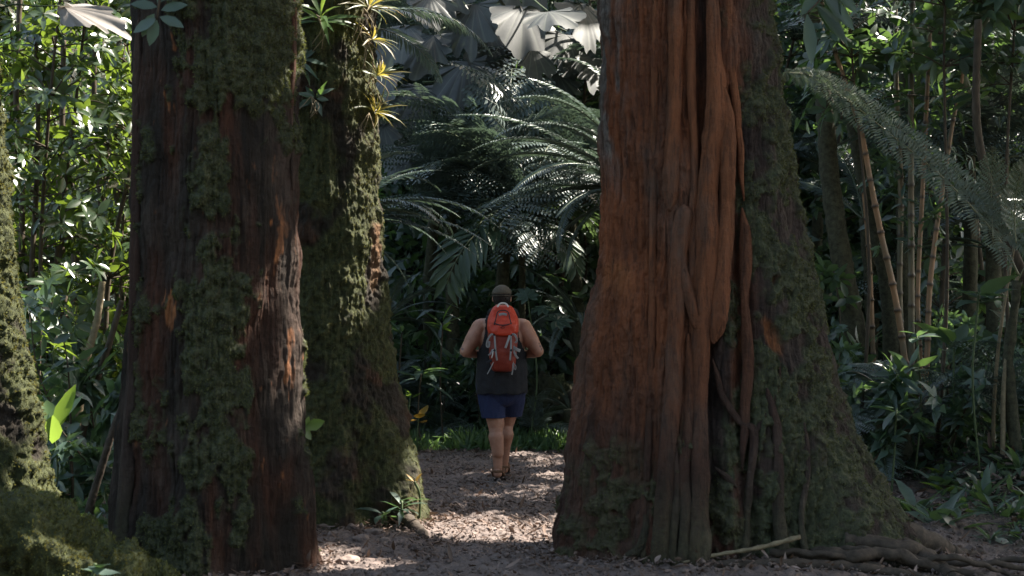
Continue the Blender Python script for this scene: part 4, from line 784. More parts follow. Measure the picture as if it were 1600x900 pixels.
for i, (pts, w_, mt, Y_, lab, cat) in enumerate([([(52, 20), (58, 150), (56, 300), (50, 420), (56, 560), (60, 700)], [6, 8, 9, 11], 'stem', 14.5, 'straight dark stem just right of the yellow-mossed trunk', 'sapling'), ([(98, 60), (96, 200), (92, 330), (100, 470), (92, 640)], [8, 10, 12, 14], 'stem', 15.4, 'second dark stem from the yellow-mossed trunk, leaning slightly', 'sapling'),
        ([(120, 380), (118, 440), (116, 520), (118, 640)], [18, 19, 20, 24], 'stem', 16.3, 'thick dark stem in front of the sunlit patch of ground in the thicket', 'tree'), ([(160, 440), (152, 500), (136, 560), (124, 640), (118, 740)], [10, 12, 14, 15], 'stem_pale', 14.0, 'pale crooked stem rising beside the sunlit ground in the thicket', 'sapling'), ([(198, 620), (180, 665), (158, 735), (140, 800)], [10, 12, 13, 14], 'root', 11.2, 'bare pole leaning against the thick dark red trunk', 'pole'),
        ([(190, 470), (170, 540), (150, 600), (128, 690)], [9, 11, 12, 12], 'stem', 13.3, 'dark branch slanting up towards the thick dark red trunk', 'sapling'), ([(30, -20), (24, 150), (34, 320), (28, 600)], [8, 9, 10, 12], 'stem', 15.0, 'dark stem half hidden by the yellow-mossed trunk', 'sapling'), ([(150, -20), (146, 160), (158, 330), (164, 640)], [7, 9, 10, 12], 'stem', 16.6, 'thin dark stem deep in the sunlit thicket', 'sapling'), ([(186, 20), (182, 240), (186, 640)], [8, 10, 13], 'stem', 17.5, 'dark stem next to the thick trunk, deep in the thicket', 'sapling')]):
    pole(pts, w_, lab, cat, {'sapling': 'sapling', 'tree': 'slim_tree', 'pole': 'leaning_pole'}[cat], mt, Y_, seed=20 + i)
# mossy boulder behind the hiker, stones, litter, grass
def boulder(loc, size, label, mt, seed, name='boulder', det=4, parent=None, lump=.18):
    import bmesh
    bm = bmesh.new(); bmesh.ops.create_icosphere(bm, subdivisions=det, radius=1); V = np.array([v.co[:] for v in bm.verts]); fs = np.array([[v.index for v in f.verts] for f in bm.faces]); bm.free()
    V *= (1 + lump * fbm(V[:, 0] * 1.3 + seed, V[:, 1] * 1.3, V[:, 2] * 1.3, 4))[:, None]; V *= (1 + .5 * lump * fbm(V[:, 0] * 4 + seed, V[:, 1] * 4, V[:, 2] * 4, 3))[:, None]; V = V * size
    o = mk(name, V, [fs], M[mt], None, True, {'moss': .5 + .8 * noise(V[:, 0] * 4, V[:, 1] * 4, V[:, 2] * 4), 'red': V[:, 0] * 0, 'bare': V[:, 0] * 0}); o.location = loc; o.rotation_euler = (0, 0, seed); return tag(o, label, 'rock' if name == 'boulder' else 'stone')
p = at(866, 612, 17.7); boulder((p[0], 17.7, p[2] - .18), (.33, .3, .36), 'dark mossy boulder right of the hiker\'s hip', 'bark_moss', 3, det=6, lump=.38)
treefern(at(838, 672, 17.1), [at(800, 640, 16.8), at(880, 645, 16.8), at(862, 610, 17.0), at(820, 615, 17.0), at(895, 680, 16.7)], 'small fern in front of the dark mossy boulder', kinds='bi', extra=3, L=.45, seed=9, trunk=False)
treefern(at(890, 640, 17.2), [at(850, 585, 17.0), at(840, 620, 16.9), at(885, 575, 17.2)], 'small fern between the mossy boulder and the red trunk', kinds='comb', extra=4, L=.5, seed=10, trunk=False)
r = np.random.default_rng(77); STN = bpy.data.objects
SL = ['flat pale stone at the foot of the bromeliad tree, left of the others', 'rounded brown stone under the glossy grey-green plant', 'largest stone of the heap left of the glossy grey-green plant', 'tilted slab on top of the stone heap by the bromeliad tree', 'small stone at the front of the heap by the bromeliad tree', 'brown stone on the right of the heap by the bromeliad tree', 'pale pebble nearest the dark red trunk', 'low stone at the very edge of the sunlit ground in front']
for i, (px, py, s_) in enumerate([(520, 842, 12), (586, 838, 13), (566, 850, 17), (550, 832, 12), (560, 866, 10), (602, 850, 11), (500, 872, 10), (545, 882, 20)]):
    Y_ = 3780 / (py - 478); p = at(px, py, Y_); s_ *= Y_ / F; boulder((p[0], Y_, gh(p[0], Y_) + s_ * .3), (s_, s_ * .8, s_ * .45), SL[i], 'stone', i * 1.7 + 5, 'stone', 3, lump=.35)
def litter(name, n, boxes, L, mt, label, seed, cat='leaves', curl=.5):
    r = np.random.default_rng(seed); P = []
    for (x0, x1, y0, y1, f) in boxes:
        k = int(n * f); x = r.uniform(x0, x1, k); y = r.uniform(y0, y1, k); P.append(np.stack([x, y, gh0(x, y) + .012 + r.uniform(0, .015, k)], -1))
    if name == 'leaf_litter':                 # drifts against the trunk bases
        for cx_, cy2, ra, rb in ((TA.cr(0)[0], 9.3, .66, .60), (TC.cr(0)[0], 9.6, 1.22, .78), (TB.cr(0)[0], 11.3, .80, .72)):
            a_ = r.uniform(np.pi, 2 * np.pi, 420); q_ = r.uniform(.9, 1.25, 420) ** 1.0; x = cx_ + ra * q_ * np.cos(a_); y = cy2 + rb * q_ * np.sin(a_); P.append(np.stack([x, y, gh0(x, y) + .015 + r.uniform(0, .04, 420)], -1))
    P = np.concatenate(P); n = len(P); D = np.concatenate([r.normal(size=(n, 2)), r.normal(size=(n, 1)) * .25], 1); Nn = np.tile([0, 0, 1.], (n, 1)) + r.normal(size=(n, 3)) * .35
    V, fs, rn = leaves(P, D, Nn, L * np.clip(r.lognormal(-.25, .5, n), .3, 2.2), L * .40 * r.uniform(.4, 1.3, n), r.uniform(-.4, curl, n), .25, rnd=r.random(n)); o = mk(name, V, fs, M[mt], None, True, {'rnd': rn}); tag(o, label, cat, kind='stuff'); return o
litter('leaf_litter', 9500, [(-2.2, 1.3, 8.4, 12.5, .45), (-1.8, 1.2, 12.5, 17, .3), (1.2, 5, 8.3, 12.5, .25)], .060, 'litter', 'dead leaves strewn over the trodden path', 5)
litter('forest_litter', 9000, [(-7, -2.3, 10, 22, .5), (2.3, 7, 11, 20, .5)], .10, 'litter', 'dead leaves on the ground under the thickets', 6)
def clods():
    """crumbs of trodden soil"""
    r = np.random.default_rng(9); n = 15000; x = r.uniform(-2.3, 4.5, n); y = 8.4 + 8.4 * r.random(n) ** 1.2; s = np.clip(r.lognormal(-5.0, .5, n), .004, .024)
    ico = np.array([[1,0,0],[-1,0,0],[0,1,0],[0,-1,0],[0,0,1],[0,0,-1]], float); fc = np.array([[0,2,4],[2,1,4],[1,3,4],[3,0,4],[2,0,5],[1,2,5],[3,1,5],[0,3,5]])
    V = ico[None] * s[:, None, None] * r.uniform(.5, 1.3, (n, 6, 3)); z = gh0(x, y) + .028 + .25 * s; V += np.stack([x, y, z], -1)[:, None]
    o = mk('soil_clods', V.reshape(-1, 3), [(np.arange(n)[:, None, None] * 6 + fc).reshape(-1, 3)], M['soil'], None, True, {'wild': np.zeros(n * 6)}); tag(o, 'crumbs and clods of soil on the path', 'soil', kind='stuff')
clods()
def grassy():
    r = np.random.default_rng(12); n = 24000; x = r.uniform(-2.6, 2.2, n); y = r.uniform(16.0, 18.0, n); ok = wildness(x, y) > r.uniform(.2, .9, n); x, y = x[ok], y[ok]; n = len(x)
    c = noise(x * 3, y * 3, 1.); P = np.stack([x, y, gh0(x, y)], -1); D = np.concatenate([r.normal(size=(n, 2)) * .7, np.full((n, 1), .9)], 1); L = (.15 + .09 * c) * r.uniform(.6, 1.5, n)
    V, fs, rn = leaves(P, D, rdir(n), L, L * .14 + .004, .5, .1, 'lance', rnd=r.random(n)); o = mk('grass', V, fs, M['grass'], None, True, {'rnd': rn, 'rib': 0 * rn}); tag(o, 'low grass and weeds along the end of the path', 'grass', kind='stuff')
    n = 26000; x = np.where(r.random(n) < .5, r.uniform(-8, -2.6, n), r.uniform(2.5, 7.5, n)); y = r.uniform(10.3, 19, n); ok = wildness(x, y) > .6; x, y = x[ok], y[ok]; n = len(x)
    P = np.stack([x, y, gh0(x, y) + .01], -1); D = np.concatenate([r.normal(size=(n, 2)), r.uniform(.1, .9, (n, 1))], 1); L = .11 * r.uniform(.5, 1.5, n)
    V, fs, rn = leaves(P, D, rdir(n, 1.), L, L * .4, .3, .1, rnd=r.random(n)); o = mk('ground_cover', V, fs, M['leaf_dark'], None, True, {'rnd': rn, 'rib': 0 * rn}); tag(o, 'small leafy ground cover under the thickets', 'ground cover', kind='stuff')
grassy()
def mass():
    """the far wood on the slope, read as one mass of leaves"""
    r = np.random.default_rng(13); n = 90000; y = r.uniform(22.5, 36, n); x = r.uniform(-.62, .62, n) * y; h = r.random(n) ** 1.4 * 5.5; P = np.stack([x, y, gh0(x, y) + h], -1)
    ok = (fbm(x * .7, y * .7, P[:, 2] * .7, 3) > -.25) & ~((x < -4.6) & (y < 25.6)); P = P[ok]
    k = 52000; y = r.uniform(18.6, 25, k); x = r.uniform(-.5, .62, k) * y; q = np.stack([x, y, gh0(x, y) + r.random(k) ** 1.6 * 1.9], -1); q = q[((x > -3.2) & (fbm(x * 1.1, y * 1.1, q[:, 2] * 1.1, 3) > -.2))]; P = np.concatenate([P, q])
    n = len(P); L = r.uniform(.18, .42, n) * np.where(P[:, 1] < 25, .75, 1)
    V, fs, rn = leaves(P, rdir(n, -.1), rdir(n, 1.), L, L * .42, .2, lo=True, rnd=r.random(n)); o = mk('distant_undergrowth', V, fs, M['leaf_dark'], None, True, {'rnd': rn, 'rib': 0 * rn}); tag(o, 'dense dark wood filling the slope far behind', 'undergrowth', kind='stuff')
mass()
# hanging twigs top left
def hanging():
    r = np.random.default_rng(31); root = tag(empty('hanging_twig', tuple(at(243, -60, 7.6))), 'leafy twig hanging down in front of the top of the dark red trunk', 'twig'); b = np.array(root.location)
    C = spline([at(285, -420, 8.6), at(262, -150, 7.8), at(250, -20, 7.6), at(243, 30, 7.6)], 20) - b; mk('stem', *tube(C, np.linspace(.012, .005, 20), 6), M['stem'], root); fb = FB()
    for px, py, dx, dz in ((245, 10, -.9, .2), (250, 15, .8, .3), (243, 28, -1, -.5), (244, 30, -.3, -1), (248, 25, 1, -.3), (245, 5, .4, .9), (240, 20, -.6, -.9), (252, 0, .9, .8), (240, -10, -.9, .7), (250, -30, 1, 0)):
        fb.add(*leaves([at(px, py, 7.6) - b], [(dx, -.35 * r.random(), dz)], [(.2, -.9, .5)], .135, .062, .25, .12, 'oval'))
    fb.build('leaves', M['leaf_cool'], root)
    root = tag(empty('hanging_leaf', tuple(at(10, -10, 9.9))), 'pale dry leaf hanging on a thin stalk in the top corner above the glossy thicket', 'leaf'); b = np.array(root.location)
    C = spline([at(-330, -300, 10.2), at(-60, -20, 10.0), at(30, 6, 9.9), at(92, 8, 9.9)], 24) - b; mk('stem', *tube(C, np.linspace(.009, .004, 24), 6), M['stem_green'], root)
    me = big_leaf(77, .12, 7, wr=.6).build('blade', M['big_leaf_dry'], link=False); use('blade', me, root, at(88, 8, 9.9) - b, Quaternion((0, 0, 1), -.25) @ Quaternion((0, 1, 0), .22) @ Quaternion((1, 0, 0), .75), (.48, .27, .45))
hanging()
def overhang():
    r = np.random.default_rng(61); root = tag(empty('hanging_twig', tuple(at(1290, -60, 11.2))), 'drooping twig with big dark leaves at the top, just right of the red trunk', 'twig'); b = np.array(root.location)
    C = spline([at(1390, -420, 12.2), at(1330, -160, 11.5), at(1290, -20, 11.2), at(1262, 20, 11.1)], 24) - b; mk('stem', *tube(C, np.linspace(.012, .005, 24), 6), M['stem'], root); fb = FB()
    for i in range(11):
        p = C[int(r.integers(10, 24))]; fb.add(*leaves([p], [(r.normal() * .7, -.3 * r.random(), -.9)], [(r.normal() * .3, -1, .4)], r.uniform(.28, .42), .11, .15, .12, 'oval'))
    fb.build('leaves', M['leaf_dark'], root)
overhang()

# ------------------------------------------------------------------ the hiker, seen from behind (local: x right, y away from us, z up)
HX, HY = at(784, 750, 14.0)[0], 14.0; HZ = gh(HX, HY) + .015
def cone(mb, a, b, ra, rb, k=20, n=8, fx=1., fy=1.):
    """capsule with tapering radius; fx/fy squash in world x / y about its axis"""
    a = np.array(a, float); b = np.array(b, float); ax = norm(b - a); u = norm(np.cross(ax, [.01, 1, .02])); v = np.cross(ax, u)
    t = []; 
    for q in np.linspace(-np.pi / 2, 0, n)[1:]: t.append((a + ax * ra * math.sin(q), ra * math.cos(q)))
    for q in np.linspace(0, np.pi / 2, n)[:-1]: t.append((b + ax * rb * math.sin(q), rb * math.cos(q)))
    th = np.linspace(0, 2 * np.pi, k, endpoint=False); V = []
    for c, rr in t: V.append(c + rr * (np.cos(th)[:, None] * u * 1 + np.sin(th)[:, None] * v))
    V = np.array(V); C = np.array([c for c, _ in t])[:, None]; d = V - C; d[..., 0] *= fx; d[..., 1] *= fy; V = (C + d).reshape(-1, 3)
    V = np.concatenate([V, [a - ax * ra], [b + ax * rb]]); m = len(t); i = np.arange(m - 1)[:, None] * k; j = np.arange(k)[None]; j2 = (j + 1) % k
    fs = [np.stack([i + j, i + j2, i + k + j2, i + k + j], -1).reshape(-1, 4)]; jj = np.arange(k); j3 = (jj + 1) % k
    fs.append(np.concatenate([np.stack([np.full(k, m * k), j3, jj], -1), np.stack([np.full(k, m * k + 1), (m - 1) * k + jj, (m - 1) * k + j3], -1)])); mb.add(V, fs)
def ell(mb, c, s, k=24):
    n = 14; ph = np.linspace(-np.pi / 2, np.pi / 2, n)[1:-1]; th = np.linspace(0, 2 * np.pi, k, endpoint=False)
    V = np.stack([np.cos(ph)[:, None] * np.cos(th), np.cos(ph)[:, None] * np.sin(th), np.repeat(np.sin(ph)[:, None], k, 1)], -1).reshape(-1, 3); V = np.concatenate([V, [[0, 0, -1], [0, 0, 1]]]) * s + c; m = n - 2
    i = np.arange(m - 1)[:, None] * k; j = np.arange(k)[None]; j2 = (j + 1) % k; jj = np.arange(k); j3 = (jj + 1) % k
    mb.add(V, [np.stack([i + j, i + j2, i + k + j2, i + k + j], -1).reshape(-1, 4), np.concatenate([np.stack([np.full(k, m * k), j3, jj], -1), np.stack([np.full(k, m * k + 1), (m - 1) * k + jj, (m - 1) * k + j3], -1)])])
def fuse(mb, voxel, smooth=4, sub=0):
    """melt overlapping volumes into one skin -> verts, quads"""
    o = mb.build('tmp', M['stone']); md = o.modifiers.new('r', 'REMESH'); md.mode = 'VOXEL'; md.voxel_size = voxel; md.adaptivity = 0
    s = o.modifiers.new('s', 'SMOOTH'); s.factor = .5; s.iterations = smooth
    dg = bpy.context.evaluated_depsgraph_get(); me = bpy.data.meshes.new_from_object(o.evaluated_get(dg)); V = np.empty(len(me.vertices) * 3, dtype=np.float32); me.vertices.foreach_get('co', V)
    fs = [np.array([p.vertices[:] for p in me.polygons if len(p.vertices) == k]) for k in (3, 4)]; me0 = o.data; bpy.data.objects.remove(o); bpy.data.meshes.remove(me0); bpy.data.meshes.remove(me)
    return V.reshape(-1, 3).astype(float), [f for f in fs if len(f)]
def crop(V, fs, keep):
    out = [f[keep[f].all(1)] for f in fs if len(f)]; used = np.zeros(len(V), bool)
    for f in out: used[f.ravel()] = True
    m = np.cumsum(used) - 1; return V[used], [m[f] for f in out if len(f)]
def skinmat():
    m, nt, bs = mat('skin'); n = ntex(nt, 14, 4); c = ramp(nt, n, [(.3, (.27, .125, .080)), (.7, (.40, .20, .135))]); nt.links.new(mixc(nt, attr(nt, 'ink'), c, (.05, .045, .05, 1)), bs.inputs['Base Color'])
    bs.inputs['Roughness'].default_value = .5; bs.inputs['Subsurface Weight'].default_value = .08; bs.inputs['Subsurface Radius'].default_value = (.02, .008, .004); bump(nt, bs, ntex(nt, 220, 2), .001); return m
M['skin'] = skinmat(); M['tank'] = plain('black_jersey', (.016, .016, .019), .9, 120, .3, .002); M['shorts'] = plain('navy_cloth', (.018, .025, .068), .9, 150, .3, .002)
M['cap'] = plain('olive_cap_cloth', (.085, .072, .055), .9, 160, .3, .002); M['hair'] = plain('dark_hair', (.018, .014, .012), .6, 200, .4, .004, stretch=(1, 1, .2))
M['sandal'] = plain('brown_leather', (.16, .085, .05), .6, 60, .3, .001); M['sole'] = plain('dark_sole', (.03, .022, .02), .8); M['sand_foot'] = M['sandal']
M['pack_red'] = plain('deep_red_nylon', (.19, .024, .013), .55, 90, .18, .002, .4); M['pack_org'] = plain('orange_red_nylon', (.46, .038, .013), .5, 90, .12, .002, .4); M['strap'] = plain('grey_webbing', (.26, .26, .27), .8, 200, .15, .001)
M['strap_d'] = plain('black_webbing', (.03, .03, .035), .8, 200, .2, .001); M['strap_w'] = plain('white_webbing', (.62, .60, .58), .8, 200, .1, .001); M['mark'] = plain('dark_print', (.06, .012, .01), .6); M['buckle'] = plain('black_plastic', (.02, .02, .022), .35)
person = tag(empty('person', (HX, HY, HZ)), 'hiker walking away in black tank top, navy shorts, dark cap and sandals, elbows out', 'person')
def torso(mb, g=0.):
    cone(mb, (0, .0, .93), (0, .01, 1.05), .215 + g, .21 + g, fy=.68); cone(mb, (0, .01, 1.08), (0, -.0, 1.25), .205 + g, .215 + g, fy=.66)
    cone(mb, (-.10, 0, 1.30), (.10, 0, 1.30), .135 + g, .135 + g, fy=.85); cone(mb, (-.12, -.02, 1.385), (.12, -.02, 1.385), .085 + g, .085 + g); cone(mb, (-.05, .0, 1.43), (.05, 0, 1.43), .07 + g, .07 + g); ell(mb, (0, .10, 1.03), np.array([.19, .11, .15]) + g)
def legs(mb, g=0., z=-9):
    # left leg bears the weight nearest us, right leg a half step ahead
    for sx, y0, yk, ya, xa, xk in ((-1, 0, .00, -.02, -.034, -.052), (1, .03, .25, .36, .018, .040)):
        cone(mb, (sx * .105, y0, .87), (xk, yk + .0, .50), .118 + g, .078 + g)
        cone(mb, (xk, yk, .50), (xk, yk - .012, .44), .070 + g, .064 + g); cone(mb, (xk, yk - .025, .385), (xa, ya - .015, .24), .070 + g, .054 + g); cone(mb, (xk, yk - .01, .42), (xa, ya, .09), .060 + g, .040 + g)
mb = MB(); torso(mb); legs(mb)
for xa, ya, rz in ((-.035, -.02, -.10), (.018, .36, .05)):  # feet with toes
    f = lambda x, y, z: (xa + x * math.cos(rz) - y * math.sin(rz), ya + x * math.sin(rz) + y * math.cos(rz), z)
    cone(mb, f(0, -.025, .052), f(0, .05, .062), .040, .038); cone(mb, f(0, .03, .06), f(.0, .14, .040), .040, .030); cone(mb, f(-.022, .12, .038), f(.022, .12, .034), .030, .026)
    for i, (tx, tl, tr_) in enumerate(((-.034, .052, .015), (-.014, .050, .011), (.004, .044, .010), (.020, .036, .0095), (.034, .027, .009))): tx = tx * (1 if xa > 0 else -1) * -1; cone(mb, f(tx, .13, .030), f(tx * 1.1, .13 + tl, .024), tr_, tr_ * .85, 12, 5)
# neck, head, ears
cone(mb, (0, .0, 1.43), (0, .025, 1.57), .066, .060); ell(mb, (0, .045, 1.655), np.array([.077, .096, .100])); ell(mb, (0, .085, 1.60), np.array([.058, .062, .062])); cone(mb, (0, .095, 1.565), (0, .12, 1.56), .03, .022)
for s in (-1, 1): ell(mb, (s * .080, .035, 1.640), np.array([.010, .018, .032])); cone(mb, (s * .03, .128, 1.63), (s * .045, .12, 1.628), .012, .010)
cone(mb, (0, .135, 1.655), (0, .155, 1.615), .009, .014); cone(mb, (-.018, .132, 1.588), (.018, .132, 1.588), .008, .008)
# arms: elbows out and back, hands up to the shoulder straps
for s in (-1, 1):
    sh, el, wr = (s * .195, -.015, 1.375), (s * .325, -.07, 1.165), (s * .205, .155, 1.125)
    cone(mb, (s * .10, -.01, 1.40), (s * .19, -.01, 1.385), .07, .075); cone(mb, sh, (s * .265, -.045, 1.26), .082, .074); cone(mb, (s * .255, -.04, 1.28), el, .072, .055)
    cone(mb, el, (s * .285, .03, 1.15), .056, .052); cone(mb, (s * .295, .02, 1.15), wr, .052, .030)
    pm = np.array(wr) + (-s * .015, .045, .03); cone(mb, wr, pm, .031, .034, fx=.7)
    for i in range(4):   # fingers closed round the strap
        k0 = pm + (-s * .006, .012, .030 - i * .020); k1 = k0 + (-s * .035, .018 - .002 * i, .002); k2 = k1 + (-s * .018, -.022, 0); k3 = k2 + (s * .016, -.014, 0)
        cone(mb, k0, k1, .0100, .0092, 12, 5); cone(mb, k1, k2, .0092, .0085, 12, 5); cone(mb, k2, k3, .0085, .0075, 12, 5)
    t0 = np.array(wr) + (-s * .012, .015, .025); t1 = t0 + (-s * .022, -.002, .035); cone(mb, t0, t1, .013, .0105, 12, 5); cone(mb, t1, t1 + (-s * .012, .012, .022), .0105, .009, 12, 5)
V, fs = fuse(mb, .0058, 4)
ink = np.zeros(len(V))
for (cx, cz, rr) in ((-.355, 1.185, .014), (-.362, 1.205, .008), (.350, 1.21, .014), (.362, 1.185, .012), (.340, 1.235, .008)): ink = np.maximum(ink, sstep(1, .6, np.hypot(V[:, 0] - cx, V[:, 2] - cz) / rr * (1 + .3 * noise(V[:, 0] * 90, V[:, 2] * 90, 1.))) * .8)
mk('body', V, fs, M['skin'], person, True, {'ink': ink})
# tank top
mb = MB(); torso(mb, .019); cone(mb, (0, .0, .82), (0, .01, .97), .243, .238, fy=.74); V, fs = fuse(mb, .007, 5)
wz = np.interp(V[:, 2], [.76, 1.10, 1.16, 1.22, 1.30, 1.40, 1.50], [9, 9, .215, .185, .160, .150, .150]) + .004 * noise(V[:, 0] * 30, V[:, 1] * 30, V[:, 2] * 30)
neck = np.where(V[:, 1] < 0, 1.455, 1.36); keep = (V[:, 2] > .775 + .006 * np.sin(V[:, 0] * 40)) & (np.abs(V[:, 0]) < wz) & ~((np.abs(V[:, 0]) < .085) & (V[:, 2] > neck))
fold = sstep(1.2, .85, V[:, 2]) * .010 * noise(V[:, 0] * 14, V[:, 1] * 14, V[:, 2] * 7) + .004 * noise(V[:, 0] * 24, V[:, 1] * 24, V[:, 2] * 24); V = V + norm(V * [1, 1, 0]) * fold[:, None]
o = mk('tank_top', *crop(V, fs, keep), M['tank'], person); o.modifiers.new('s', 'SOLIDIFY').thickness = .004
# shorts
mb = MB(); cone(mb, (0, .0, .86), (0, .01, .95), .208, .215, fy=.70); 
for sx, yk, xk in ((-1, 0, -.058), (1, .24, .060)): cone(mb, (sx * .105, .01, .84), (xk * 1.15, yk, .50), .128, .105)
V, fs = fuse(mb, .007, 4); fold = .010 * noise(V[:, 0] * 16, V[:, 1] * 16, V[:, 2] * 5) + .005 * noise(V[:, 0] * 34, V[:, 1] * 34, V[:, 2] * 14); V = V + norm((V - [0, .03, 0]) * [1, 1, 0]) * fold[:, None]
o = mk('shorts', *crop(V, fs, (V[:, 2] > .552 + .03 * (V[:, 0] > .01) * 0) & (V[:, 2] < .97)), M['shorts'], person); o.modifiers.new('s', 'SOLIDIFY').thickness = .004
# hair and cap
mb = MB(); ell(mb, (0, .038, 1.655), np.array([.084, .098, .098])); V, fs = fuse(mb, .006, 2); V += .002 * rng.normal(size=V.shape)
mk('hair', *crop(V, fs, (V[:, 1] < .075) & (V[:, 2] > 1.585)), M['hair'], person)
cp = MB(); ell(cp, (0, .042, 1.672), np.array([.093, .110, .096]), 32); V, fs, _ = cp.arrays(); V += .002 * noise(V[:, 0] * 30, V[:, 1] * 30, V[:, 2] * 30)[:, None]
seam = np.abs(np.sin(np.arctan2(V[:, 1] - .04, V[:, 0]) * 3)); o = mk('cap', *crop(V, fs, V[:, 2] > 1.664), M['cap'], person); o.modifiers.new('s', 'SOLIDIFY').thickness = .004
th = np.linspace(0, 2 * np.pi, 49); mk('cap_band', *tube(np.stack([.0945 * np.cos(th), .042 + .1115 * np.sin(th), 1.668 + 0 * th], -1), .010, 8, False, .35, up=(0, 0, 1)), M['cap'], o)
pk = MB(); a = np.linspace(-1.1, 1.1, 15); rows = []
for q in np.linspace(0, 1, 5): rows.append(np.stack([.088 * np.sin(a), .042 + .10 * np.cos(a) * 1 + q * .07 * np.cos(a) ** .5, 1.672 - q * .012 - .02 * np.sin(a) ** 2], -1))
rows = np.array(rows); V = rows.reshape(-1, 3); i = np.arange(4)[:, None] * 15; j = np.arange(14)[None]; q_ = mk('peak', V, [np.stack([i + j, i + j + 1, i + 16 + j, i + 15 + j], -1).reshape(-1, 4)], M['cap'], o); q_.modifiers.new('s', 'SOLIDIFY').thickness = .003
# sandals
for xa, ya, rz in ((-.035, -.02, -.10), (.018, .36, .05)):
    f = lambda x, y, z: np.array((xa + x * math.cos(rz) - y * math.sin(rz), ya + x * math.sin(rz) + y * math.cos(rz), z)); n = 40; t = np.linspace(0, 2 * np.pi, n, endpoint=False)
    yy = .055 + .135 * np.cos(t); ww = (.040 + .012 * sstep(-.05, .15, yy)) * np.sign(np.sin(t)) * np.abs(np.sin(t)) ** .7
    V = np.array([f(w_, y_, z_) for z_ in (-.012, .018) for w_, y_ in zip(ww, yy)]); jj = np.arange(n); j2 = (jj + 1) % n
    so_ = MB(); so_.add(np.concatenate([V, [f(0, .055, -.012), f(0, .055, .018)]]), [np.stack([jj, j2, n + j2, n + jj], -1), np.concatenate([np.stack([np.full(n, 2 * n), j2, jj], -1), np.stack([np.full(n, 2 * n + 1), n + jj, n + j2], -1)])])
    o = so_.build('sandal', M['sole'], person, smooth=False)
    st_ = MB()
    for pts in ([f(-.052, .13, .02), f(-.03, .125, .070), f(.03, .125, .068), f(.052, .13, .02)], [f(-.048, .06, .02), f(-.042, .065, .075), f(0, .07, .105), f(.042, .065, .075), f(.048, .06, .02)], [f(-.044, .055, .02), f(-.045, .0, .055), f(-.03, -.055, .075), f(0, -.068, .078), f(.03, -.055, .075), f(.045, .0, .055), f(.044, .055, .02)], [f(-.045, .0, .06), f(-.04, .03, .10), f(0, .05, .115), f(.04, .03, .10), f(.045, .0, .06)]):
        st_.add(*tube(spline(pts, 22), .013, 8, True, .25, up=(0, .1, 1) if len(pts) == 4 else (0, 1, .05)))
    st_.build('strap', M['sandal'], o)
# ---- backpack on his back
BP = tag(empty('backpack', (HX + .012, HY - .16, HZ + 1.02)), 'bright red hiking backpack with grey straps on the hiker\'s back', 'backpack'); bo = np.array([.012, -.16, 1.02])
def loft(secs, n=48, p=3.):
    """secs: (z, half width, y front, y back, x offset)"""
    t = np.linspace(0, 2 * np.pi, n, endpoint=False); V = []
    for z, w_, y0, y1, xo in secs:
        c, s = np.cos(t), np.sin(t); V.append(np.stack([xo + w_ * np.sign(c) * np.abs(c) ** (2 / p), (y0 + y1) / 2 + (y1 - y0) / 2 * np.sign(s) * np.abs(s) ** (2 / p), z + 0 * t], -1))
    V = np.array(V); m = len(secs); i = np.arange(m - 1)[:, None] * n; j = np.arange(n)[None]; j2 = (j + 1) % n; jj = np.arange(n); j3 = (jj + 1) % n
    c0 = V[0].mean(0); c1 = V[-1].mean(0); V = np.concatenate([V.reshape(-1, 3), [c0, c1]])
    return V, [np.stack([i + j, i + j2, i + n + j2, i + n + j], -1).reshape(-1, 4), np.concatenate([np.stack([np.full(n, m * n), j3, jj], -1), np.stack([np.full(n, m * n + 1), (m - 1) * n + jj, (m - 1) * n + j3], -1)])]
def dense(secs, k):
    a = np.array(secs, float); return spline(a, k)
V, fs = loft(dense([(-.035, .070, -.10, .03, 0), (-.02, .095, -.135, .05, 0), (.03, .112, -.165, .05, 0), (.12, .122, -.18, .05, 0), (.22, .130, -.175, .05, 0), (.31, .136, -.16, .05, 0), (.38, .130, -.13, .045, 0)], 50))
V[:, 1] += .014 * fbm(V[:, 0] * 16, V[:, 1] * 5, V[:, 2] * 12, 3); V[:, 0] += .004 * noise(V[:, 0] * 10, V[:, 1] * 10, V[:, 2] * 16); mk('main_bag', V, fs, M['pack_red'], BP)
# lid: folds over the top, orange-red side panels round a darker pocket
V, fs = loft(dense([(.315, .128, -.180, .02, 0), (.33, .138, -.196, .04, 0), (.38, .142, -.185, .05, 0), (.44, .136, -.150, .05, 0), (.50, .112, -.115, .05, 0), (.545, .085, -.085, .045, 0), (.560, .06, -.06, .02, 0)], 50), 56, 2.8)
zz = V[:, 2]; V[:, 2] -= np.where(zz < .36, .030 * np.cos(V[:, 0] * 11) * (V[:, 1] < -.05), 0); V[:, 1] += .016 * fbm(V[:, 0] * 14, 2., V[:, 2] * 14, 3) + .022 * np.exp(-(V[:, 0] / .07) ** 2 - ((V[:, 2] - .48) / .05) ** 2) * (V[:, 1] < -.02)
lid = mk('lid', V, fs, M['pack_org'], BP)
def ribbon(pts, w_, mt, parent, name='strap', n=30, up=(0, -1, 0), th=.12):
    return mk(name, *tube(spline(pts, n), w_ / 2, 8, True, th, up=up), M[mt], parent)
ribbon([(-.078, -.178, .385), (-.062, -.165, .44), (-.045, -.142, .50), (0, -.132, .515), (.045, -.142, .50), (.062, -.165, .44), (.078, -.178, .385)], .010, 'strap_d', lid, 'piping')
ribbon([(-.075, -.180, .40), (-.03, -.192, .385), (.03, -.192, .385), (.075, -.180, .40)], .010, 'strap_d', lid, 'zip')
ribbon([(-.05, -.10, .545), (-.03, -.09, .572), (0, -.085, .580), (.03, -.09, .572), (.05, -.10, .545)], .014, 'strap_w', lid, 'haul_loop')
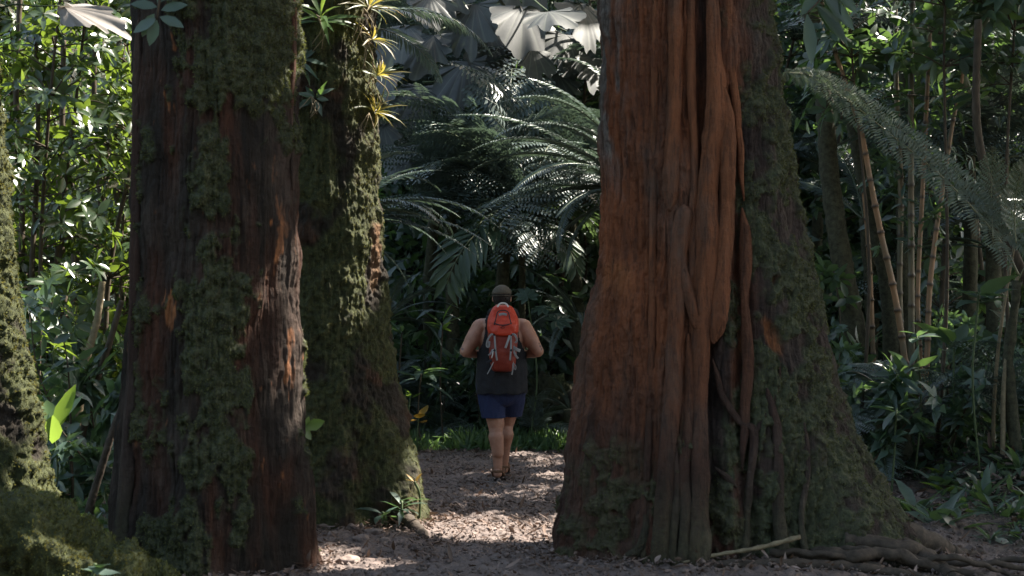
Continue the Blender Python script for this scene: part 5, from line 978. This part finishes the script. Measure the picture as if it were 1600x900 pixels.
ribbon([(-.036, -.148, .475), (0, -.146, .482), (.036, -.148, .475)], .022, 'strap', lid, 'label_patch')
# little mountain-like mark in a diamond on the lid
mk_ = MB()
for pts in ([(-.022, -.204, .362), (0, -.204, .376), (.022, -.204, .362)], [(-.022, -.204, .362), (0, -.204, .350), (.022, -.204, .362)], [(-.012, -.205, .362), (0, -.205, .369), (.012, -.205, .362)]): mk_.add(*tube(np.array(pts), .0022, 6))
mk_.build('emblem', M['mark'], lid)
for pts, w_, mt in (([(-.075, -.165, .315), (-.070, -.190, .22), (-.060, -.195, .12), (-.052, -.185, .07)], .016, 'strap'), ([(.070, -.165, .315), (.072, -.190, .22), (.068, -.195, .12), (.062, -.185, .07)], .016, 'strap'),
        ([(.062, -.175, .30), (.045, -.21, .24), (.022, -.215, .18)], .020, 'strap'), ([(.075, -.17, .30), (.105, -.19, .30), (.125, -.18, .25), (.110, -.17, .225)], .018, 'strap'), ([(-.075, -.17, .30), (-.105, -.18, .30), (-.135, -.17, .25), (-.145, -.15, .20), (-.125, -.15, .19), (-.12, -.15, .24)], .018, 'strap'),
        ([(.09, -.16, .19), (.125, -.17, .165), (.155, -.15, .155)], .030, 'strap'), ([(.09, -.16, .17), (.11, -.17, .12), (.135, -.15, .085)], .020, 'strap'), ([(-.09, -.16, .17), (-.11, -.17, .13), (-.13, -.16, .115)], .014, 'strap'), ([(-.085, -.17, .17), (-.092, -.18, .12), (-.10, -.165, .09)], .010, 'strap_w'),
        ([(.085, -.15, .05), (.115, -.15, .02), (.11, -.14, -.015), (.09, -.14, .03)], .008, 'strap'), ([(.09, -.15, .06), (.088, -.15, -.01), (.08, -.14, -.06)], .012, 'strap'), ([(-.08, -.15, .06), (-.11, -.15, .0), (-.14, -.14, -.055)], .009, 'strap'), ([(-.09, -.14, .08), (-.13, -.12, .05), (-.15, -.12, .045)], .022, 'strap_d')):
    ribbon(pts, w_, mt, BP, n=18)
for s in (-1, 1): ribbon([(s * .07, .045, .52), (s * .115, .10, .50), (s * .13, .24, .42), (s * .15, .33, .26), (s * .17, .33, .13), (s * .19, .24, .05), (s * .15, .08, .03), (s * .11, .04, .05)], .05, 'strap_d', BP, 'shoulder_strap', 40, up=(0, -1, .3), th=.16)
for z_ in (.30, .16): 
    bb = MB()
    for s in (-1, 1): ell(bb, (s * .075, -.196 + (.02 if z_ > .2 else 0), z_), np.array([.012, .006, .012]), 10)
    bb.build('buckle', M['buckle'], BP)

# ------------------------------------------------------------------ unseen canopy: tree crowns, holes cut along sun rays to place sun patches
GAPS = []                                     # (point chosen to be sunlit, radius of the hole cut for it)
def gap(px, py, Y, r): GAPS.append((at(px, py, Y), r))
for px, py in ((690, 762), (718, 765), (745, 769), (775, 773), (808, 776), (845, 773), (875, 770)): gap(px, py, 3780 / (py - 480), .17)
for px, py in ((668, 822), (700, 828), (730, 836), (765, 842), (800, 846), (838, 850), (868, 812)): gap(px, py, 3780 / (py - 480), .15 if py != 812 else .10)
for px, py in ((505, 886), (540, 893), (590, 892), (500, 868), (650, 895)): gap(px, py, 3780 / (py - 480), .10)
for px, py, Y_, r_ in ((850, 62, 17.6, .16), (600, 30, 11.0, .20), (600, 90, 11.0, .22), (600, 150, 11.0, .22), (585, 240, 11.1, .12), (575, 300, 11.0, .16), (585, 350, 11.0, .18), (590, 400, 11.0, .12), (592, 440, 11.1, .08),
        (482, 30, 9.3, .10), (480, 370, 9.3, .06), (480, 430, 9.3, .06), (481, 520, 9.3, .07), (484, 590, 9.3, .08), (1290, 130, 12.4, .05), (1380, 195, 12.5, .05), (46, 480, 9.7, .11), (54, 560, 9.7, .12), (64, 640, 9.7, .12), (74, 720, 9.7, .11), (82, 780, 9.7, .10), (24, 400, 9.7, .10),
        (100, 812, 7.45, .19), (55, 820, 7.4, .19), (210, 885, 7.9, .05), (75, 640, 11.4, .2), (120, 800, 10.8, .26), (85, 530, 12.9, .2), (130, 510, 22, .7), (100, 512, 21, .5), (170, 515, 23, .6),
        (150, 20, 9.9, .26), (640, 50, 15.3, .16), (700, 60, 15.3, .16), (630, 165, 17.3, .14), (690, 225, 17.1, .15), (740, 350, 16.2, .16), (680, 340, 16.3, .12), (930, 180, 17.2, .15), (925, 240, 17, .15), (840, 185, 18.2, .1), (645, 610, 16.7, .12), (1430, 512, 13.2, .07), (1250, 260, 15.5, .3), (1235, 230, 17, .3), (1300, 250, 17.5, .15), (650, 480, 17., .06), (1480, 285, 15, .05), (1240, 320, 18, .3), (650, 590, 17.5, .10), (905, 390, 18.5, .2), (880, 365, 19.5, .2), (690, 700, 16.9, .1), (1280, 60, 18, .1)): gap(px, py, Y_, r_)
r = np.random.default_rng(91)
for i in range(150): Y_ = r.uniform(13, 20.5); gap(r.uniform(-60, 215), r.uniform(-20, 640) if i < 120 else r.uniform(-20, 330), Y_, r.uniform(.06, .22))
for i in range(34): gap(r.uniform(1230, 1610), r.uniform(-20, 520), r.uniform(14, 21), r.uniform(.03, .09))
for i in range(16): gap(r.uniform(600, 930), r.uniform(110, 400), r.uniform(16.5, 18.2), r.uniform(.10, .2))
for i in range(26): gap(r.uniform(590, 940), r.uniform(60, 470), r.uniform(16.5, 20), r.uniform(.03, .10))
for i in range(26): x_, y_ = r.uniform(-1.6, 1.3), r.uniform(8.8, 14.5); GAPS.append((np.array([x_, y_, 0]), r.uniform(.02, .05)))
SHADE = [(at(800, 540, 14.0), .45, 130), (at(785, 620, 14.0), .35, 60), (at(1240, 430, 9.7), .6, 130), (at(1300, 600, 9.7), .6, 130), (at(1330, 720, 9.7), .5, 90)]
GP = np.array([g_[0] for g_ in GAPS]); GR = np.array([g_[1] for g_ in GAPS])
def crowns():
    r = np.random.default_rng(92); n = 44000; x = r.uniform(-5, 15.5, n); y = r.uniform(3.5, 27, n); z = r.uniform(9.2, 13.5, n); P = np.stack([x, y, z], -1)
    L = r.uniform(.45, .75, n); ok = np.ones(n, bool)
    for i in range(len(GP)):
        d = P - GP[i]; t = d @ SD; dd = np.linalg.norm(d - t[:, None] * SD, axis=1); ok &= dd > GR[i] * .95 + .23
    ok &= ~((P[:, 0] < -1.2) & (P[:, 1] > 13)); ok &= ~((P[:, 0] < 3.2) & (P[:, 1] > 13.5) & (r.random(n) < .85)); ok &= ~((P[:, 0] < 1.6) & (P[:, 1] < 13.6) & (r.random(n) < .93))  # leaves thinned overhead so more sky light reaches ferns and trunks
    P = P[ok]; L = L[ok]
    for q, rad, m_ in SHADE:                  # leaf clumps added to keep sun off the hiker and red trunk
        e = r.normal(size=(m_, 3)) * rad * .5; e -= (e @ SD)[:, None] * SD; P = np.concatenate([P, q + SD * ((11.5 - q[2]) / SD[2]) + e + SD * r.uniform(-1.2, 1.2, m_)[:, None]]); L = np.concatenate([L, r.uniform(.45, .6, m_)])
    n = len(P); D = rdir(n); Nn = norm(SD * .9 + rdir(n) * .8); D = norm(np.cross(D, Nn)); C = P - D * L[:, None] * .5
    trees = [(rootA, (-1.7, 9.3)), (rootB, (-1.4, 11.3)), (rootC, (1.2, 9.6)), (rootD, (-3.8, 10.2))]
    for nm, x_, y_, lab in (('canopy_tree', 6.5, 12, 'tall forest tree whose high crown shades the bamboo'), ('canopy_tree', 12.5, 6.2, 'tall forest tree standing farthest right of the path'), ('canopy_tree', 13.5, 19, 'tall forest tree far beyond the bamboo'), ('canopy_tree', 7.8, 23, 'tall forest tree above the ferns behind the bamboo'), ('canopy_tree', 1.9, 27, 'tall forest tree high on the slope behind the hiker'), ('canopy_tree', -5.2, 26, 'tall forest tree behind the sunlit thicket'), ('canopy_tree', 15, 30, 'tall forest tree farthest up the slope')):
        z_ = gh(x_, y_); rt = tag(empty(nm, (x_, y_, z_)), lab, 'tree'); zz = np.linspace(-.3, 13 - z_, 40); rr = np.linspace(.34, .16, 40) + .25 * np.exp(-np.maximum(zz, 0) / .5)
        V, fs = tube(np.stack([.05 * np.sin(zz), .05 * np.cos(zz), zz], -1), rr, 28); V[:-2] += .04 * rng.normal(size=(28, 3))[np.tile(np.arange(28), 40)] * [1, 1, 0]
        mk('trunk', V, fs, M['bark_moss'], rt, True, {'moss': .5 + noise(V[:, 0] * 3, V[:, 1] * 3, V[:, 2] * 2), 'red': 0 * V[:, 0], 'bare': 0 * V[:, 0]}); trees.append((rt, (x_, y_)))
    T = np.array([t[1] for t in trees]); who = np.argmin(((P[:, None, :2] - T[None]) ** 2).sum(-1) + r.normal(size=(n, len(T))) * 3, 1)
    for k, (rt, xy) in enumerate(trees):
        s = who == k
        if s.sum() < 10: continue
        V, fs, rn = leaves(C[s], D[s], Nn[s], L[s], L[s] * .72, .08, lo=True, rnd=r.random(s.sum()))
        mk('crown', V - np.array(rt.location) * (0 if rt in (rootA, rootB, rootC, rootD) else 1), fs, M['canopy'], rt, True, {'rnd': rn, 'rib': 0 * rn})
        bs_ = MB(); a0 = np.array([xy[0], xy[1], 8.2])
        for q in range(14):
            e = P[s][int(r.integers(s.sum()))]; tt = np.linspace(0, 1, 25)[:, None]; ln = a0 + (e - a0) * tt + [0, 0, .5]
            if min(np.linalg.norm((ln - GP[i_]) - ((ln - GP[i_]) @ SD)[:, None] * SD, axis=1).min() - GR[i_] for i_ in range(74)) < .35: continue
            bs_.add(*tube(spline([a0 + (0, 0, q * .4), (a0 + e) / 2 + (0, 0, .6), e], 10), np.linspace(.10, .03, 10), 6))
        if bs_.n: V, F__, A__ = bs_.arrays(); mk('limbs', V - np.array(rt.location) * (0 if rt in (rootA, rootB, rootC, rootD) else 1), F__, M['stem_mossy'], rt)
crowns()

def behind():  # leaf mass out of view, added to cut flat sky light from behind the camera
    r = np.random.default_rng(95); n = 30000; x = r.uniform(-17, 17, n); y = r.uniform(-13, -7, n); z = r.random(n) ** .8 * 10; P = np.stack([x, y, z], -1)
    ok = fbm(x * .4, y * .4, z * .4, 3) > -.12; P = P[ok]; n = len(P); L = r.uniform(.35, .65, n)
    V, fs, rn = leaves(P, rdir(n, -.2), rdir(n, 1.), L, L * .5, .2, lo=True, rnd=r.random(n)); o = mk('unseen_leaf_mass', V, fs, M['canopy'], None, True, {'rnd': rn, 'rib': 0 * rn}); tag(o, 'unseen leafy wood added on the near side of the path to block frontal sky', 'undergrowth', kind='stuff')
behind()

for r_ in (rootA, rootB, rootC, rootD): adopt(r_)
